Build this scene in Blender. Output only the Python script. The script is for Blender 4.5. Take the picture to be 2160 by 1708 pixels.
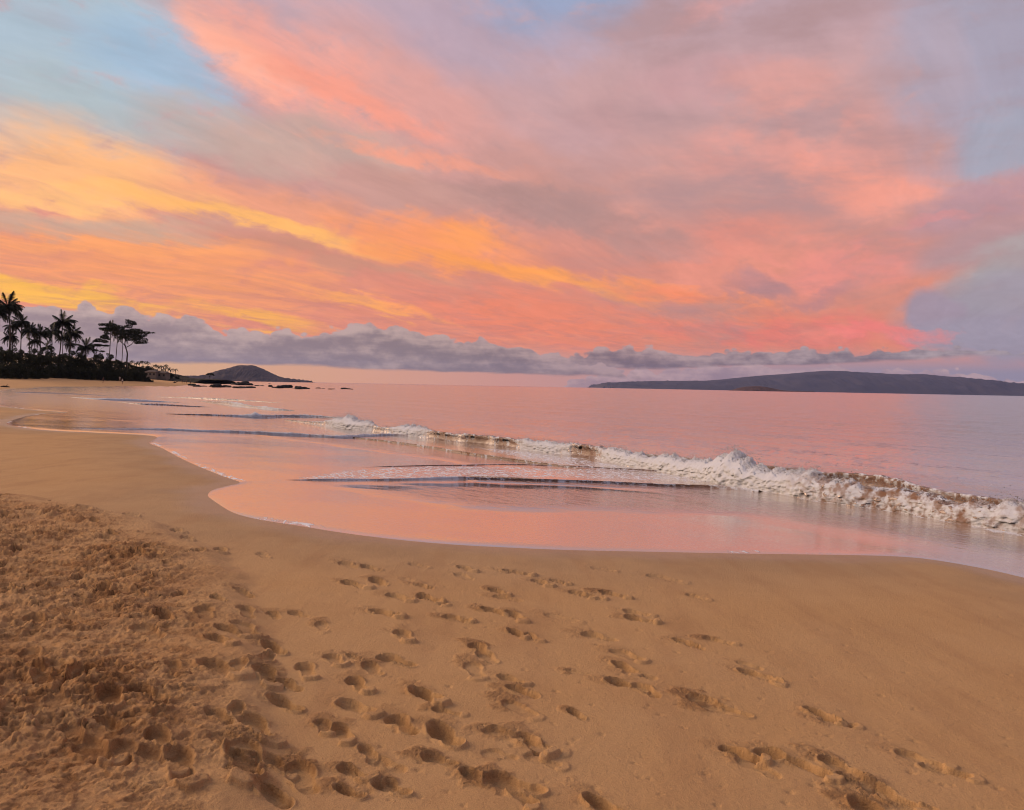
import bpy, bmesh, math, random
import numpy as np
from mathutils import Vector, Matrix

random.seed(7)
RNG = np.random.default_rng(11)
scene = bpy.context.scene
COL = scene.collection
for o in list(bpy.data.objects):
    bpy.data.objects.remove(o)

# ------------------------------------------------------------------ camera
CAM_H = 2.30                     # lens height above still water
FPX = 1662.0                     # focal length for a picture 2160 wide
PITCH = math.radians(-1.38)
ROLL = math.radians(1.10)
cam_data = bpy.data.cameras.new("camera")
cam = bpy.data.objects.new("camera", cam_data)
COL.objects.link(cam)
cam_data.sensor_fit = 'HORIZONTAL'
cam_data.sensor_width = 36.0
cam_data.lens = 36.0 * FPX / 2160.0
cam_data.clip_start = 0.1
cam_data.clip_end = 200000.0
_f = Vector((0, math.cos(PITCH), math.sin(PITCH)))
_r0 = Vector((1, 0, 0))
_u0 = _r0.cross(_f)
_r = _r0 * math.cos(ROLL) + _u0 * math.sin(ROLL)
_u = _u0 * math.cos(ROLL) - _r0 * math.sin(ROLL)
cam.matrix_world = Matrix(((_r.x, _u.x, -_f.x, 0), (_r.y, _u.y, -_f.y, 0), (_r.z, _u.z, -_f.z, CAM_H), (0, 0, 0, 1)))
scene.camera = cam


def ray(px, py):
    """Direction of a sight line, px/py measured on a picture 2160 x 1708."""
    return (_f * FPX + _r * (px - 1080.0) + _u * (854.0 - py)).normalized()


def azel(px, py):
    d = ray(px, py)
    return math.degrees(math.atan2(d.x, d.y)), math.degrees(math.asin(d.z))


def at(px, py, dist):
    """Point on a sight line at a given forward distance (metres)."""
    d = ray(px, py)
    return Vector((0, 0, CAM_H)) + d * (dist / d.y)


def lin(c):
    out = []
    for v in c[:3]:
        v = v / 255.0
        out.append(v / 12.92 if v <= 0.04045 else ((v + 0.055) / 1.055) ** 2.4)
    return (out[0], out[1], out[2], 1.0)


# ------------------------------------------------------------------ node helpers
class NT:
    def __init__(self, tree):
        self.t = tree
        self.n = tree.nodes
        self.l = tree.links

    def put(self, sock, v):
        if hasattr(v, 'is_output'):
            self.l.new(v, sock)
        else:
            sock.default_value = v

    def node(self, typ, **kw):
        n = self.n.new(typ)
        for k, v in kw.items():
            setattr(n, k, v)
        return n

    def math(self, op, a, b=None, c=None, clamp=False):
        n = self.node('ShaderNodeMath', operation=op, use_clamp=clamp)
        self.put(n.inputs[0], a)
        if b is not None:
            self.put(n.inputs[1], b)
        if c is not None:
            self.put(n.inputs[2], c)
        return n.outputs[0]

    def vmath(self, op, a, b=None, scale=None):
        n = self.node('ShaderNodeVectorMath', operation=op)
        self.put(n.inputs[0], a)
        if b is not None:
            self.put(n.inputs[1], b)
        if scale is not None:
            self.put(n.inputs['Scale'], scale)
        return n.outputs['Value'] if op in ('DOT_PRODUCT', 'LENGTH', 'DISTANCE') else n.outputs[0]

    def comb(self, x=0.0, y=0.0, z=0.0):
        n = self.node('ShaderNodeCombineXYZ')
        for i, v in enumerate((x, y, z)):
            self.put(n.inputs[i], v)
        return n.outputs[0]

    def sep(self, v):
        n = self.node('ShaderNodeSeparateXYZ')
        self.l.new(v, n.inputs[0])
        return n.outputs

    def noise(self, vec, scale=1.0, detail=4.0, rough=0.55, lac=2.0, dist=0.0, color=False, typ='FBM'):
        n = self.node('ShaderNodeTexNoise', noise_dimensions='3D')
        n.noise_type = typ
        if vec is not None:
            self.l.new(vec, n.inputs['Vector'])
        n.inputs['Scale'].default_value = scale
        n.inputs['Detail'].default_value = detail
        n.inputs['Roughness'].default_value = rough
        n.inputs['Lacunarity'].default_value = lac
        n.inputs['Distortion'].default_value = dist
        return n.outputs['Color'] if color else n.outputs['Fac']

    def voronoi(self, vec, scale, feature='F1', out='Distance'):
        n = self.node('ShaderNodeTexVoronoi', feature=feature)
        self.l.new(vec, n.inputs['Vector'])
        n.inputs['Scale'].default_value = scale
        return n.outputs[out]

    def smooth(self, v, lo, hi, a=0.0, b=1.0):
        n = self.node('ShaderNodeMapRange', interpolation_type='SMOOTHSTEP', clamp=True)
        self.put(n.inputs[0], v)
        for i, x in zip((1, 2, 3, 4), (lo, hi, a, b)):
            self.put(n.inputs[i], x)
        return n.outputs[0]

    def mix(self, f, a, b, blend='MIX'):
        n = self.node('ShaderNodeMixRGB', blend_type=blend)
        self.put(n.inputs[0], f)
        self.put(n.inputs[1], a)
        self.put(n.inputs[2], b)
        return n.outputs[0]

    def ramp(self, f, stops, interp='EASE'):
        n = self.node('ShaderNodeValToRGB')
        self.put(n.inputs[0], f)
        cr = n.color_ramp
        cr.interpolation = interp
        while len(cr.elements) < len(stops):
            cr.elements.new(0.5)
        for e, (p, c) in zip(cr.elements, sorted(stops, key=lambda s: s[0])):
            e.position = p
            e.color = c
        return n.outputs[0]

    def mapping(self, vec, loc=(0, 0, 0), rot=(0, 0, 0), sc=(1, 1, 1), typ='POINT'):
        n = self.node('ShaderNodeMapping', vector_type=typ)
        self.l.new(vec, n.inputs[0])
        n.inputs[1].default_value = loc
        if typ != 'VECTOR':
            pass
        n.inputs[2].default_value = rot
        n.inputs[3].default_value = sc
        return n.outputs[0]

    def attr(self, name, out='Fac'):
        n = self.node('ShaderNodeAttribute', attribute_name=name)
        return n.outputs[out]

    def curve(self, v, pts):
        """Piecewise curve through pts, input and output in 0..1."""
        n = self.node('ShaderNodeFloatCurve')
        self.put(n.inputs['Value'], v)
        c = n.mapping.curves[0]
        while len(c.points) < len(pts):
            c.points.new(0.5, 0.5)
        for p, (x, y) in zip(c.points, pts):
            p.location = (x, y)
            p.handle_type = 'VECTOR'
        n.mapping.use_clip = False
        n.mapping.update()
        return n.outputs[0]


def new_mat(name):
    m = bpy.data.materials.new(name)
    m.use_nodes = True
    nt = NT(m.node_tree)
    for n in list(m.node_tree.nodes):
        m.node_tree.nodes.remove(n)
    out = nt.node('ShaderNodeOutputMaterial')
    b = nt.node('ShaderNodeBsdfPrincipled')
    nt.l.new(b.outputs[0], out.inputs[0])
    return m, nt, b, out

# ------------------------------------------------------------------ sky
world = bpy.data.worlds.new("World")
scene.world = world
world.use_nodes = True
W = NT(world.node_tree)
for n in list(W.n):
    W.n.remove(n)
w_out = W.node('ShaderNodeOutputWorld')
w_bg = W.node('ShaderNodeBackground')
W.l.new(w_bg.outputs[0], w_out.inputs[0])

SUN_AZ, SUN_EL = -80.0, 23.0      # low glow on the left, ahead of the beach
DIR = W.vmath('NORMALIZE', W.node('ShaderNodeTexCoord').outputs['Generated'])
dx, dy, dz = W.sep(DIR)
AZ = W.math('MULTIPLY', W.math('ARCTAN2', dx, dy), 180 / math.pi)
EL = W.math('MULTIPLY', W.math('ARCSINE', dz), 180 / math.pi)
# cloud sheet seen in perspective: every streak runs towards one point of the horizon
den = W.math('ADD', W.math('MAXIMUM', dz, 0.0), 0.09)
VP = math.radians(30.0)
qa = W.math('DIVIDE', W.math('ADD', W.math('MULTIPLY', dx, math.sin(VP)), W.math('MULTIPLY', dy, math.cos(VP))), den)
qc = W.math('DIVIDE', W.math('SUBTRACT', W.math('MULTIPLY', dx, math.cos(VP)), W.math('MULTIPLY', dy, math.sin(VP))), den)
Q = W.comb(qa, qc, 0.0)
Qs = W.mapping(Q, loc=(3.1, 1.7, 0.4), sc=(0.22, 1.9, 1))
n_warp = W.noise(W.mapping(Q, loc=(1.3, 8.2, 0), sc=(0.45, 0.8, 1)), 1.0, 3, 0.5, color=True)
Qw = W.vmath('ADD', Qs, W.vmath('SCALE', n_warp, scale=0.9))
n_str = W.noise(Qw, 1.15, 8, 0.60, dist=0.25)          # long streaks
n_fine = W.noise(W.vmath('ADD', W.mapping(Q, sc=(0.7, 4.2, 1)), W.vmath('SCALE', n_warp, scale=1.4)), 1.6, 7, 0.62)
P0 = W.comb(AZ, EL, 0.0)
n_soft = W.noise(W.mapping(DIR, sc=(1, 1, 2.2)), 5.0, 5, 0.55, color=True)
WARP = W.vmath('ADD', W.vmath('SCALE', W.vmath('SUBTRACT', n_soft, (0.5, 0.5, 0.5)), scale=1.8),
               W.vmath('MULTIPLY', W.vmath('SUBTRACT', W.noise(Qw, 1.7, 5, 0.55, color=True), (0.5, 0.5, 0.5)), (6.0, 2.6, 0.0)))
n_turb = W.noise(W.vmath('ADD', W.mapping(DIR, sc=(1, 1, 1.8)), W.vmath('SCALE', n_soft, scale=0.12)), 15.0, 5, 0.6, color=True)
WARP = W.vmath('ADD', WARP, W.vmath('SCALE', W.vmath('SUBTRACT', n_turb, (0.5, 0.5, 0.5)), scale=2.6))
P = W.vmath('ADD', P0, WARP)
s_str = W.math('SUBTRACT', n_str, 0.5)
s_fine = W.math('SUBTRACT', n_fine, 0.5)
n_fil = W.noise(W.vmath('ADD', W.mapping(Q, loc=(7, 3, 0), sc=(1.1, 4.6, 1)), W.vmath('SCALE', n_warp, scale=3.0)), 1.0, 7, 0.62, dist=0.5)
s_fil = W.math('SUBTRACT', n_fil, 0.5)
n_hor = W.noise(W.vmath('ADD', W.mapping(DIR, loc=(2, 5, 1), sc=(5.0, 5.0, 17.0)), W.vmath('SCALE', n_warp, scale=1.1)), 1.0, 7, 0.6)
s_hor = W.math('SUBTRACT', n_hor, 0.5)
rightw = W.smooth(AZ, 2.0, 14.0)
s_mix = W.math('ADD', W.math('MULTIPLY', s_str, 1.2), W.math('ADD', W.math('MULTIPLY', s_fine, 0.9), W.math('MULTIPLY', s_fil, 0.55)))
s_mix = W.math('ADD', W.math('MULTIPLY', s_mix, W.math('MULTIPLY_ADD', rightw, -0.6, 1.0)), W.math('MULTIPLY', W.math('MULTIPLY', s_hor, rightw), 1.9))
PT = W.vmath('ADD', P0, W.vmath('SCALE', WARP, scale=0.35))

nish = W.node('ShaderNodeTexSky', sky_type='NISHITA')
nish.sun_disc = False
nish.sun_elevation = math.radians(SUN_EL)
nish.sun_rotation = math.radians(SUN_AZ)
nish.dust_density = 2.0
CLEAR = W.vmath('SCALE', nish.outputs[0], scale=0.06)

RAMP = W.ramp(W.math('DIVIDE', W.math('MAXIMUM', EL, 0.0), 90.0), [
    (0.0, lin((226, 162, 138))), (0.035, lin((240, 150, 118))), (0.09, lin((230, 150, 126))),
    (0.155, lin((210, 159, 150))), (0.22, lin((208, 168, 167))), (0.31, lin((194, 173, 186))),
    (0.5, lin((172, 166, 184))), (1.0, lin((156, 162, 188)))])
color = W.mix(0.06, RAMP, CLEAR)
# away from the glow the cloud sheet is the same height but no longer lit
back = W.smooth(dy, 0.35, -0.6)
color = W.mix(W.math('MULTIPLY', back, 0.85), color, lin((146, 142, 160)))


def brush(x0, y0, x1, y1, w, col, strength=0.8, k=0.55, lo=0.04, hi=0.72, tight=False):
    k *= 0.8
    """One bank of lit or shaded cirrus, laid along a line of the sky."""
    global color
    a0, e0 = azel(x0, y0)
    a1, e1 = azel(x1, y1)
    L = max(math.hypot(a1 - a0, e1 - e0) / 2, 0.3)
    ang = math.atan2(e1 - e0, a1 - a0)
    wd = math.degrees(w / FPX) * 1.5
    m = W.mapping(PT if tight else P, loc=((a0 + a1) / 2, (e0 + e1) / 2, 0), rot=(0, 0, ang), sc=(L * 1.35 + wd * 0.4, wd, 1), typ='TEXTURE')
    g = W.node('ShaderNodeTexGradient', gradient_type='SPHERICAL')
    W.l.new(m, g.inputs[0])
    s = W.math('MULTIPLY_ADD', s_mix, k, g.outputs['Fac'])
    f = W.smooth(W.math('MULTIPLY', s, W.smooth(g.outputs['Fac'], 0.0, 0.18)), lo, hi, 0.0, strength)
    color = W.mix(f, color, lin(col))


for b in [
    # blue openings, upper left and top
    (-160, 60, 400, 70, 210, (176, 192, 204), 1.0, 0.3),
    (-160, 205, 430, 235, 70, (182, 193, 197), 0.85, 0.3),
    (200, 90, 520, 190, 75, (164, 188, 210), 0.8, 0.4),
    (250, 250, 640, 290, 50, (190, 176, 170), 0.7, 0.4),
    (-120, 262, 320, 330, 55, (232, 190, 160), 0.7, 0.5),
    # rose veil over the upper middle
    (640, 120, 1100, 300, 110, (226, 166, 156), 0.75, 0.5),
    (330, -40, 860, 260, 62, (244, 172, 156), 0.95, 0.6),
    (370, 5, 640, 185, 34, (254, 184, 160), 0.9, 0.7),
    (480, 70, 960, 300, 30, (250, 165, 142), 0.8, 0.7),
    (560, 245, 900, 350, 48, (196, 168, 158), 0.8, 0.4),
    (700, 288, 1300, 405, 17, (242, 164, 138), 0.85, 0.5),
    (960, 330, 1350, 360, 55, (206, 158, 150), 0.7, 0.4),
    (1010, 430, 1290, 432, 48, (184, 146, 140), 0.8, 0.4),
    (760, 375, 1000, 440, 40, (203, 154, 141), 0.7, 0.4),
    (840, 20, 1150, 110, 95, (185, 165, 179), 0.8, 0.3),
    (1020, -40, 1380, 20, 80, (154, 170, 200), 0.9, 0.5),
    (1120, 90, 1260, 100, 40, (196, 174, 188), 0.45, 0.6),
    (1390, 70, 1600, -10, 26, (226, 168, 164), 0.85, 0.6),
    (1330, 190, 1700, 130, 60, (204, 161, 164), 0.7, 0.5),
    (1180, 290, 1330, 210, 50, (208, 163, 162), 0.6, 0.5),
    (1520, 170, 1800, 220, 60, (222, 165, 156), 0.75, 0.5),
    (1560, 290, 1960, 370, 105, (230, 164, 152), 0.9, 0.5),
    (1640, 390, 1930, 395, 50, (246, 164, 142), 0.85, 0.6),
    (1450, 340, 1650, 360, 40, (222, 160, 150), 0.6, 0.5),
    # coral mass low on the right
    (1360, 490, 1760, 440, 40, (208, 147, 136), 0.7, 0.5),
    (1400, 520, 1700, 500, 35, (232, 148, 128), 0.7, 0.6),
    (1650, 590, 1940, 540, 48, (242, 152, 138), 0.85, 0.6),
    (1540, 590, 1660, 605, 26, (182, 138, 140), 0.9, 0.4),
    (1620, 650, 1780, 620, 18, (190, 138, 142), 0.7, 0.5),
    (900, 395, 1330, 470, 34, (184, 146, 140), 0.85, 0.6),
    (1180, 455, 1480, 520, 30, (184, 146, 140), 0.75, 0.6),
    (1270, 520, 1420, 530, 22, (184, 146, 140), 0.7, 0.6),
    (640, 345, 1010, 440, 34, (203, 158, 148), 0.75, 0.6),
    (420, 290, 700, 350, 40, (203, 172, 160), 0.75, 0.5),
    (1000, 180, 1330, 330, 50, (200, 164, 166), 0.6, 0.6),
    # orange and yellow bands on the left
    (-120, 335, 440, 410, 68, (254, 190, 132), 0.95, 0.5),
    (300, 390, 860, 480, 52, (240, 165, 128), 0.75, 0.5),
    (-120, 395, 420, 425, 20, (255, 196, 130), 0.85, 0.5),
    (200, 395, 860, 545, 20, (255, 190, 112), 0.95, 0.5),
    (-160, 452, 520, 505, 24, (205, 172, 150), 0.85, 0.4),
    (420, 505, 1010, 600, 22, (210, 152, 128), 0.8, 0.4),
    (-160, 540, 720, 620, 68, (250, 166, 108), 0.9, 0.6),
    (-120, 500, 560, 540, 16, (255, 172, 108), 0.8, 0.5),
    (-200, 560, 400, 662, 22, (255, 192, 76), 1.0, 0.4),
    (380, 640, 680, 690, 15, (255, 184, 86), 0.9, 0.5),
    (620, 610, 960, 690, 12, (255, 176, 96), 0.85, 0.5),
    (700, 480, 1120, 540, 52, (252, 162, 106), 0.85, 0.6),
    (800, 520, 1620, 650, 24, (255, 168, 88), 1.0, 0.5),
    (930, 500, 1050, 505, 22, (255, 168, 100), 0.8, 0.5),
    (1250, 590, 1760, 690, 24, (250, 146, 104), 0.85, 0.6),
    (860, 640, 1500, 700, 55, (243, 143, 108), 0.85, 0.6),
    (1380, 690, 1960, 705, 38, (236, 134, 118), 0.85, 0.8),
    (1720, 680, 1990, 726, 12, (246, 134, 128), 0.7, 0.6),
    # the grey side of the sky on the right, its edge running up from the horizon
    (2080, -160, 2130, 300, 170, (168, 166, 184), 0.95, 0.25),
    (1990, 40, 2040, 240, 50, (180, 165, 177), 0.7, 0.35),
    (2080, 310, 2260, 270, 60, (166, 170, 186), 0.9, 0.4),
    (1900, 484, 2260, 380, 40, (192, 152, 158), 0.95, 0.4),
    (1850, 482, 2110, 436, 9, (224, 150, 146), 0.6, 0.5),
    (1930, 560, 2230, 462, 34, (196, 156, 157), 0.95, 0.3, 0.04, 0.6, True),
    (2010, 650, 2480, 440, 64, (176, 170, 171), 1.0, 0.22, 0.04, 0.5, True),
    (1935, 680, 2480, 600, 62, (167, 158, 168), 1.0, 0.2, 0.04, 0.5, True),
    (1930, 640, 2000, 690, 36, (170, 154, 168), 1.0, 0.12, 0.05, 0.42, True),
    (1960, 712, 2480, 700, 40, (166, 156, 170), 1.0, 0.15, 0.04, 0.45, True),
    (1990, 552, 2480, 420, 17, (188, 194, 192), 0.8, 0.7, 0.04, 0.75, True),
    (1750, 690, 1990, 722, 10, (244, 138, 126), 0.7, 0.5),
]:
    brush(*b)

# fine mackerel texture low down, streak grain everywhere
low = W.smooth(EL, 11.0, 4.0)
rip = W.smooth(W.noise(W.vmath('ADD', W.mapping(Q, loc=(4, 1, 0), sc=(1.5, 1.9, 1)), W.vmath('SCALE', n_warp, scale=0.8)), 2.0, 5, 0.6, dist=0.6), 0.42, 0.66)
front = W.smooth(dy, 0.2, 0.6)
color = W.mix(W.math('MULTIPLY', W.math('MULTIPLY', W.math('MULTIPLY', rip, low), W.smooth(AZ, 27, 20)), 0.50), color, lin((206, 138, 126)))
fil = W.math('MULTIPLY', W.smooth(n_fil, 0.52, 0.74), W.math('MULTIPLY', front, W.smooth(n_soft, 0.36, 0.6)))
color = W.mix(W.math('MULTIPLY', fil, W.math('MULTIPLY_ADD', rightw, -0.18, 0.24)), color, W.ramp(W.math('DIVIDE', EL, 30.0), [(0.0, lin((255, 176, 110))), (0.45, lin((252, 172, 138))), (1.0, lin((238, 180, 172)))], 'LINEAR'))
gap = W.math('MULTIPLY', W.smooth(n_fil, 0.46, 0.26), front)
color = W.mix(W.math('MULTIPLY', gap, W.math('MULTIPLY_ADD', rightw, -0.15, 0.22)), color, W.ramp(W.math('DIVIDE', EL, 30.0), [(0.0, lin((205, 134, 116))), (0.45, lin((192, 148, 142))), (1.0, lin((172, 160, 174)))], 'LINEAR'))
hor_b = W.math('MULTIPLY', W.math('MULTIPLY', W.smooth(n_hor, 0.50, 0.70), W.smooth(EL, 24.0, 8.0)), W.math('MULTIPLY', rightw, W.smooth(AZ, 27.0, 20.0)))
color = W.mix(W.math('MULTIPLY', hor_b, 0.32), color, lin((250, 160, 138)))
hor_d = W.math('MULTIPLY', W.math('MULTIPLY', W.smooth(n_hor, 0.46, 0.30), front), W.math('MULTIPLY', rightw, W.smooth(AZ, 27.0, 20.0)))
color = W.mix(W.math('MULTIPLY', hor_d, 0.52), color, lin((186, 150, 148)))
n_hf = W.noise(W.vmath('ADD', W.mapping(Q, loc=(1, 9, 0), sc=(1.5, 4.2, 1)), W.vmath('SCALE', n_warp, scale=3.5)), 2.2, 7, 0.66, dist=0.4)
gain = W.math('ADD', 1.0, W.math('ADD', W.math('MULTIPLY', s_mix, 0.15), W.math('MULTIPLY', W.math('SUBTRACT', n_hf, 0.5), 0.26)))
color = W.vmath('SCALE', color, scale=gain)

color = W.mix(W.math('MULTIPLY', W.math('MULTIPLY', W.smooth(AZ, -4.0, 12.0), W.smooth(EL, 3.5, 9.0)), W.math('MULTIPLY', front, W.smooth(n_hor, 0.60, 0.34, 0.10, 0.58))), color, lin((180, 149, 151)))
gm = W.node('ShaderNodeGamma')
W.l.new(color, gm.inputs[0])
gm.inputs[1].default_value = 1.10
color = W.vmath('SCALE', gm.outputs[0], scale=1.08)

# ---- low cumulus along the horizon
AZN = W.math('MULTIPLY_ADD', AZ, 1 / 80.0, 0.5)


def curve_el(pts):
    q = []
    for x, y in pts:
        a, e = azel(x, y)
        q.append((a / 80 + 0.5, e / 10.0))
    q = [(0.0, q[0][1])] + q + [(1.0, q[-1][1])]
    return W.math('MULTIPLY', W.curve(AZN, q), 10.0)


belt = W.ramp(AZN, [(0.0, lin((255, 196, 116))), (0.2, lin((255, 192, 120))), (0.36, lin((252, 178, 130))),
                    (0.5, lin((236, 164, 140))), (0.66, lin((206, 160, 156))), (0.8, lin((178, 156, 168))), (0.9, lin((168, 156, 174)))], 'LINEAR')
color = W.mix(W.smooth(EL, 3.2, 1.2), color, belt)

DP = W.mapping(DIR, sc=(1, 1, 1.5))
n_puff = W.noise(DP, 13.0, 8, 0.64)
n_puff2 = W.noise(W.mapping(DP, loc=(0, 0, 0.010)), 13.0, 8, 0.64)
vor = W.voronoi(W.vmath('ADD', DP, W.vmath('SCALE', W.noise(DP, 40.0, 3, 0.5, color=True), scale=0.012)), 38.0)
vor2 = W.voronoi(W.vmath('ADD', DP, W.vmath('SCALE', W.noise(DP, 90.0, 3, 0.5, color=True), scale=0.006)), 85.0)
n_lay = W.noise(W.mapping(DIR, sc=(1, 1, 7.0)), 9.0, 6, 0.6)


def bank(top, bottom, dark, light, amp, edge=0.16, strength=1.0, rim=None):
    global color
    t = curve_el(top)
    puff = W.math('ADD', W.math('MULTIPLY', W.math('SUBTRACT', n_puff, 0.5), amp * 2.0),
                  W.math('MULTIPLY', W.math('ADD', W.math('MULTIPLY', W.math('SUBTRACT', 0.35, vor), 1.0),
                                             W.math('MULTIPLY', W.math('SUBTRACT', 0.35, vor2), 0.55)), amp * 1.9))
    d = W.math('ADD', W.math('SUBTRACT', t, EL), puff)
    m = W.smooth(d, 0.0, edge)
    if bottom is not None:
        bt = curve_el(bottom)
        db = W.math('ADD', W.math('SUBTRACT', EL, bt), W.math('MULTIPLY', W.math('SUBTRACT', n_lay, 0.5), 0.9))
        m = W.math('MULTIPLY', m, W.smooth(db, 0.0, 0.28))
    relief = W.math('SUBTRACT', n_puff, n_puff2)
    sh = W.math('ADD', W.math('MULTIPLY', W.math('SUBTRACT', 0.3, vor), 0.5), W.math('MULTIPLY', relief, 2.2))
    sh = W.math('ADD', sh, W.math('MULTIPLY', W.math('SUBTRACT', n_lay, 0.5), 1.9))
    sh = W.math('ADD', sh, W.math('MULTIPLY', W.smooth(d, 1.1, 0.0), 0.42))
    c = W.mix(W.smooth(sh, -0.35, 0.65), dark, light)
    if rim is not None:
        c = W.mix(W.math('MULTIPLY', W.smooth(d, 0.30, 0.02), 0.45), c, rim)
    color = W.mix(W.math('MULTIPLY', m, strength), color, c)


dark_c = W.ramp(AZN, [(0.1, lin((160, 136, 138))), (0.45, lin((144, 122, 122))), (0.6, lin((128, 104, 108))), (0.9, lin((120, 108, 118)))], 'LINEAR')
light_c = W.ramp(AZN, [(0.1, lin((206, 178, 170))), (0.45, lin((202, 170, 160))), (0.6, lin((200, 164, 158))), (0.9, lin((190, 172, 176)))], 'LINEAR')
# small far cumulus behind the island
bank([(500, 900), (1150, 840), (1210, 792), (1400, 770), (1560, 763), (1700, 768), (1900, 772), (1990, 783), (2090, 785), (2130, 792), (2200, 800)],
     None, lin((164, 136, 146)), lin((222, 184, 180)), 0.42, 0.12, 0.85)
# long flat bank on the right
bank([(500, 900), (1100, 830), (1190, 748), (1250, 733), (1330, 728), (1400, 736), (1480, 742), (1560, 734), (1660, 732), (1800, 732), (1960, 725), (2060, 727), (2160, 732), (2400, 733)],
     [(1180, 778), (1400, 782), (1600, 772), (1760, 772), (1900, 764), (2000, 754), (2160, 752), (2400, 754)], dark_c, light_c, 0.36, 0.14, 1.0)
# tall bank on the left and centre
bank([(-200, 640), (0, 640), (80, 640), (150, 640), (190, 632), (225, 650), (250, 636), (300, 655), (360, 664), (410, 655), (470, 688), (520, 694), (600, 694), (690, 694),
      (740, 684), (785, 664), (815, 682), (870, 688), (930, 706), (1010, 710), (1090, 722), (1180, 742), (1300, 775), (1500, 820), (1900, 850), (2300, 870)],
     [(-200, 740), (100, 752), (300, 770), (500, 772), (700, 778), (900, 786), (1100, 792), (1250, 796), (1500, 810), (2300, 820)],
     dark_c, light_c, 0.42, 0.14, 1.0, lin((206, 168, 166)))

# below the horizon the same air continues (only the far sea lies in front of it)
W.l.new(color, w_bg.inputs[0])
w_bg.inputs[1].default_value = 1.0
world.cycles.sampling_method = 'MANUAL'
world.cycles.sample_map_resolution = 512

# ------------------------------------------------------------------ sun: soft dawn glow
sun_data = bpy.data.lights.new("sun", 'SUN')
sun = bpy.data.objects.new("sun", sun_data)
COL.objects.link(sun)
sun_data.energy = 3.3
sun_data.angle = math.radians(60)
sun_data.color = (1.0, 0.70, 0.46)
_a, _e = math.radians(SUN_AZ), math.radians(SUN_EL)
sd = Vector((math.sin(_a) * math.cos(_e), math.cos(_a) * math.cos(_e), math.sin(_e)))
sun.rotation_euler = sd.to_track_quat('Z', 'Y').to_euler()
sun.location = sd * 50

# ------------------------------------------------------------------ picture settings
scene.view_settings.view_transform = 'Standard'
scene.view_settings.look = 'None'
scene.view_settings.exposure = 0.0
scene.view_settings.gamma = 1.0
scene.view_settings.use_curve_mapping = False
scene.render.engine = 'CYCLES'
scene.cycles.use_denoising = True
scene.cycles.filter_width = 1.05
scene.cycles.max_bounces = 6
scene.cycles.volume_bounces = 0

# ------------------------------------------------------------------ numeric noise for the relief
def _hash(ix, iy, iz, seed):
    h = (ix.astype(np.int64) * 374761393 + iy.astype(np.int64) * 668265263 + iz.astype(np.int64) * 2147483647 + seed * 974634541) & 0xFFFFFFFF
    h = ((h ^ (h >> 13)) * 1274126177) & 0xFFFFFFFF
    h = (h ^ (h >> 16)) & 0xFFFFFFFF
    return h.astype(np.float64) / 4294967295.0


def vnoise(x, y, seed=0):
    ix, iy = np.floor(x), np.floor(y)
    fx, fy = x - ix, y - iy
    ux, uy = fx * fx * fx * (fx * (fx * 6 - 15) + 10), fy * fy * fy * (fy * (fy * 6 - 15) + 10)
    z = np.zeros_like(ix)
    out = 0
    for a in (0, 1):
        for b in (0, 1):
            ang = _hash(ix + a, iy + b, z, seed) * 2 * np.pi
            g = np.cos(ang) * (fx - a) + np.sin(ang) * (fy - b)
            out = out + g * (ux if a else 1 - ux) * (uy if b else 1 - uy)
    return out * 1.4


def fbm(x, y, octv=5, seed=0, gain=0.5, ridged=False):
    s, amp, tot = 0, 1.0, 0
    for i in range(octv):
        v = vnoise(x * 2 ** i + 17.3 * i, y * 2 ** i - 9.1 * i, seed + i)
        if ridged:
            v = 1 - 2 * np.abs(v)
        s = s + amp * v
        tot += amp
        amp *= gain
    return s / tot


def vnoise3(p, seed=0):
    i = np.floor(p)
    f = p - i
    u = f * f * (3 - 2 * f)
    out = 0
    for a in (0, 1):
        for b in (0, 1):
            for c in (0, 1):
                w = (u[:, 0] if a else 1 - u[:, 0]) * (u[:, 1] if b else 1 - u[:, 1]) * (u[:, 2] if c else 1 - u[:, 2])
                out = out + w * _hash(i[:, 0] + a, i[:, 1] + b, i[:, 2] + c, seed)
    return out * 2 - 1


def fbm3(p, octv=4, seed=0, gain=0.5, billow=False):
    s, amp, tot = 0, 1.0, 0
    for k in range(octv):
        v = vnoise3(p * 2 ** k + 11.7 * k, seed + k)
        if billow:
            v = 1 - 2 * np.abs(v)
        s = s + amp * v
        tot += amp
        amp *= gain
    return s / tot


def sstep(a, b, x):
    t = np.clip((x - a) / (b - a), 0, 1)
    return t * t * (3 - 2 * t)


# ------------------------------------------------------------------ shape of the beach
SN = np.array((math.cos(math.radians(31)), math.sin(math.radians(31))))    # seaward
ST = np.array((-SN[1], SN[0]))                                            # along the shore, away
_BT = np.array((-60, 0, 60, 120, 162, 216, 265, 337, 402, 440, 560, 1200.0))
_BV = np.array((0, 0, 0, -6, -9, 2, 22, 47, 66, 40, -60, -160.0))


def shore_n(x, y):
    n = SN[0] * x + SN[1] * y
    t = ST[0] * x + ST[1] * y
    return n - np.interp(t, _BT, _BV), t


def z_base(x, y):
    """Smooth sand without any tracks."""
    x, y = np.asarray(x, float), np.asarray(y, float)
    n, t = shore_n(x, y)
    sp = np.log1p(np.exp(np.clip((n - 0.8) / 0.9, -40, 40))) * 0.9
    z = 0.66 - 0.058 * np.minimum(sp, 26) - 0.02 * np.maximum(sp - 26, 0)
    inland = np.maximum(-n, 0)
    z = z + 0.012 * np.minimum(inland, 14)
    far = sstep(110, 175, t)
    z = z + far * (0.62 * sstep(3, -8, n) + 1.3 * sstep(-8, -30, n) + 2.0 * sstep(-25, -90, n))
    z = np.maximum(z, -2.2)
    z = z + 0.02 * fbm(x * 0.25, y * 0.25, 3, 5)
    return z


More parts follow.
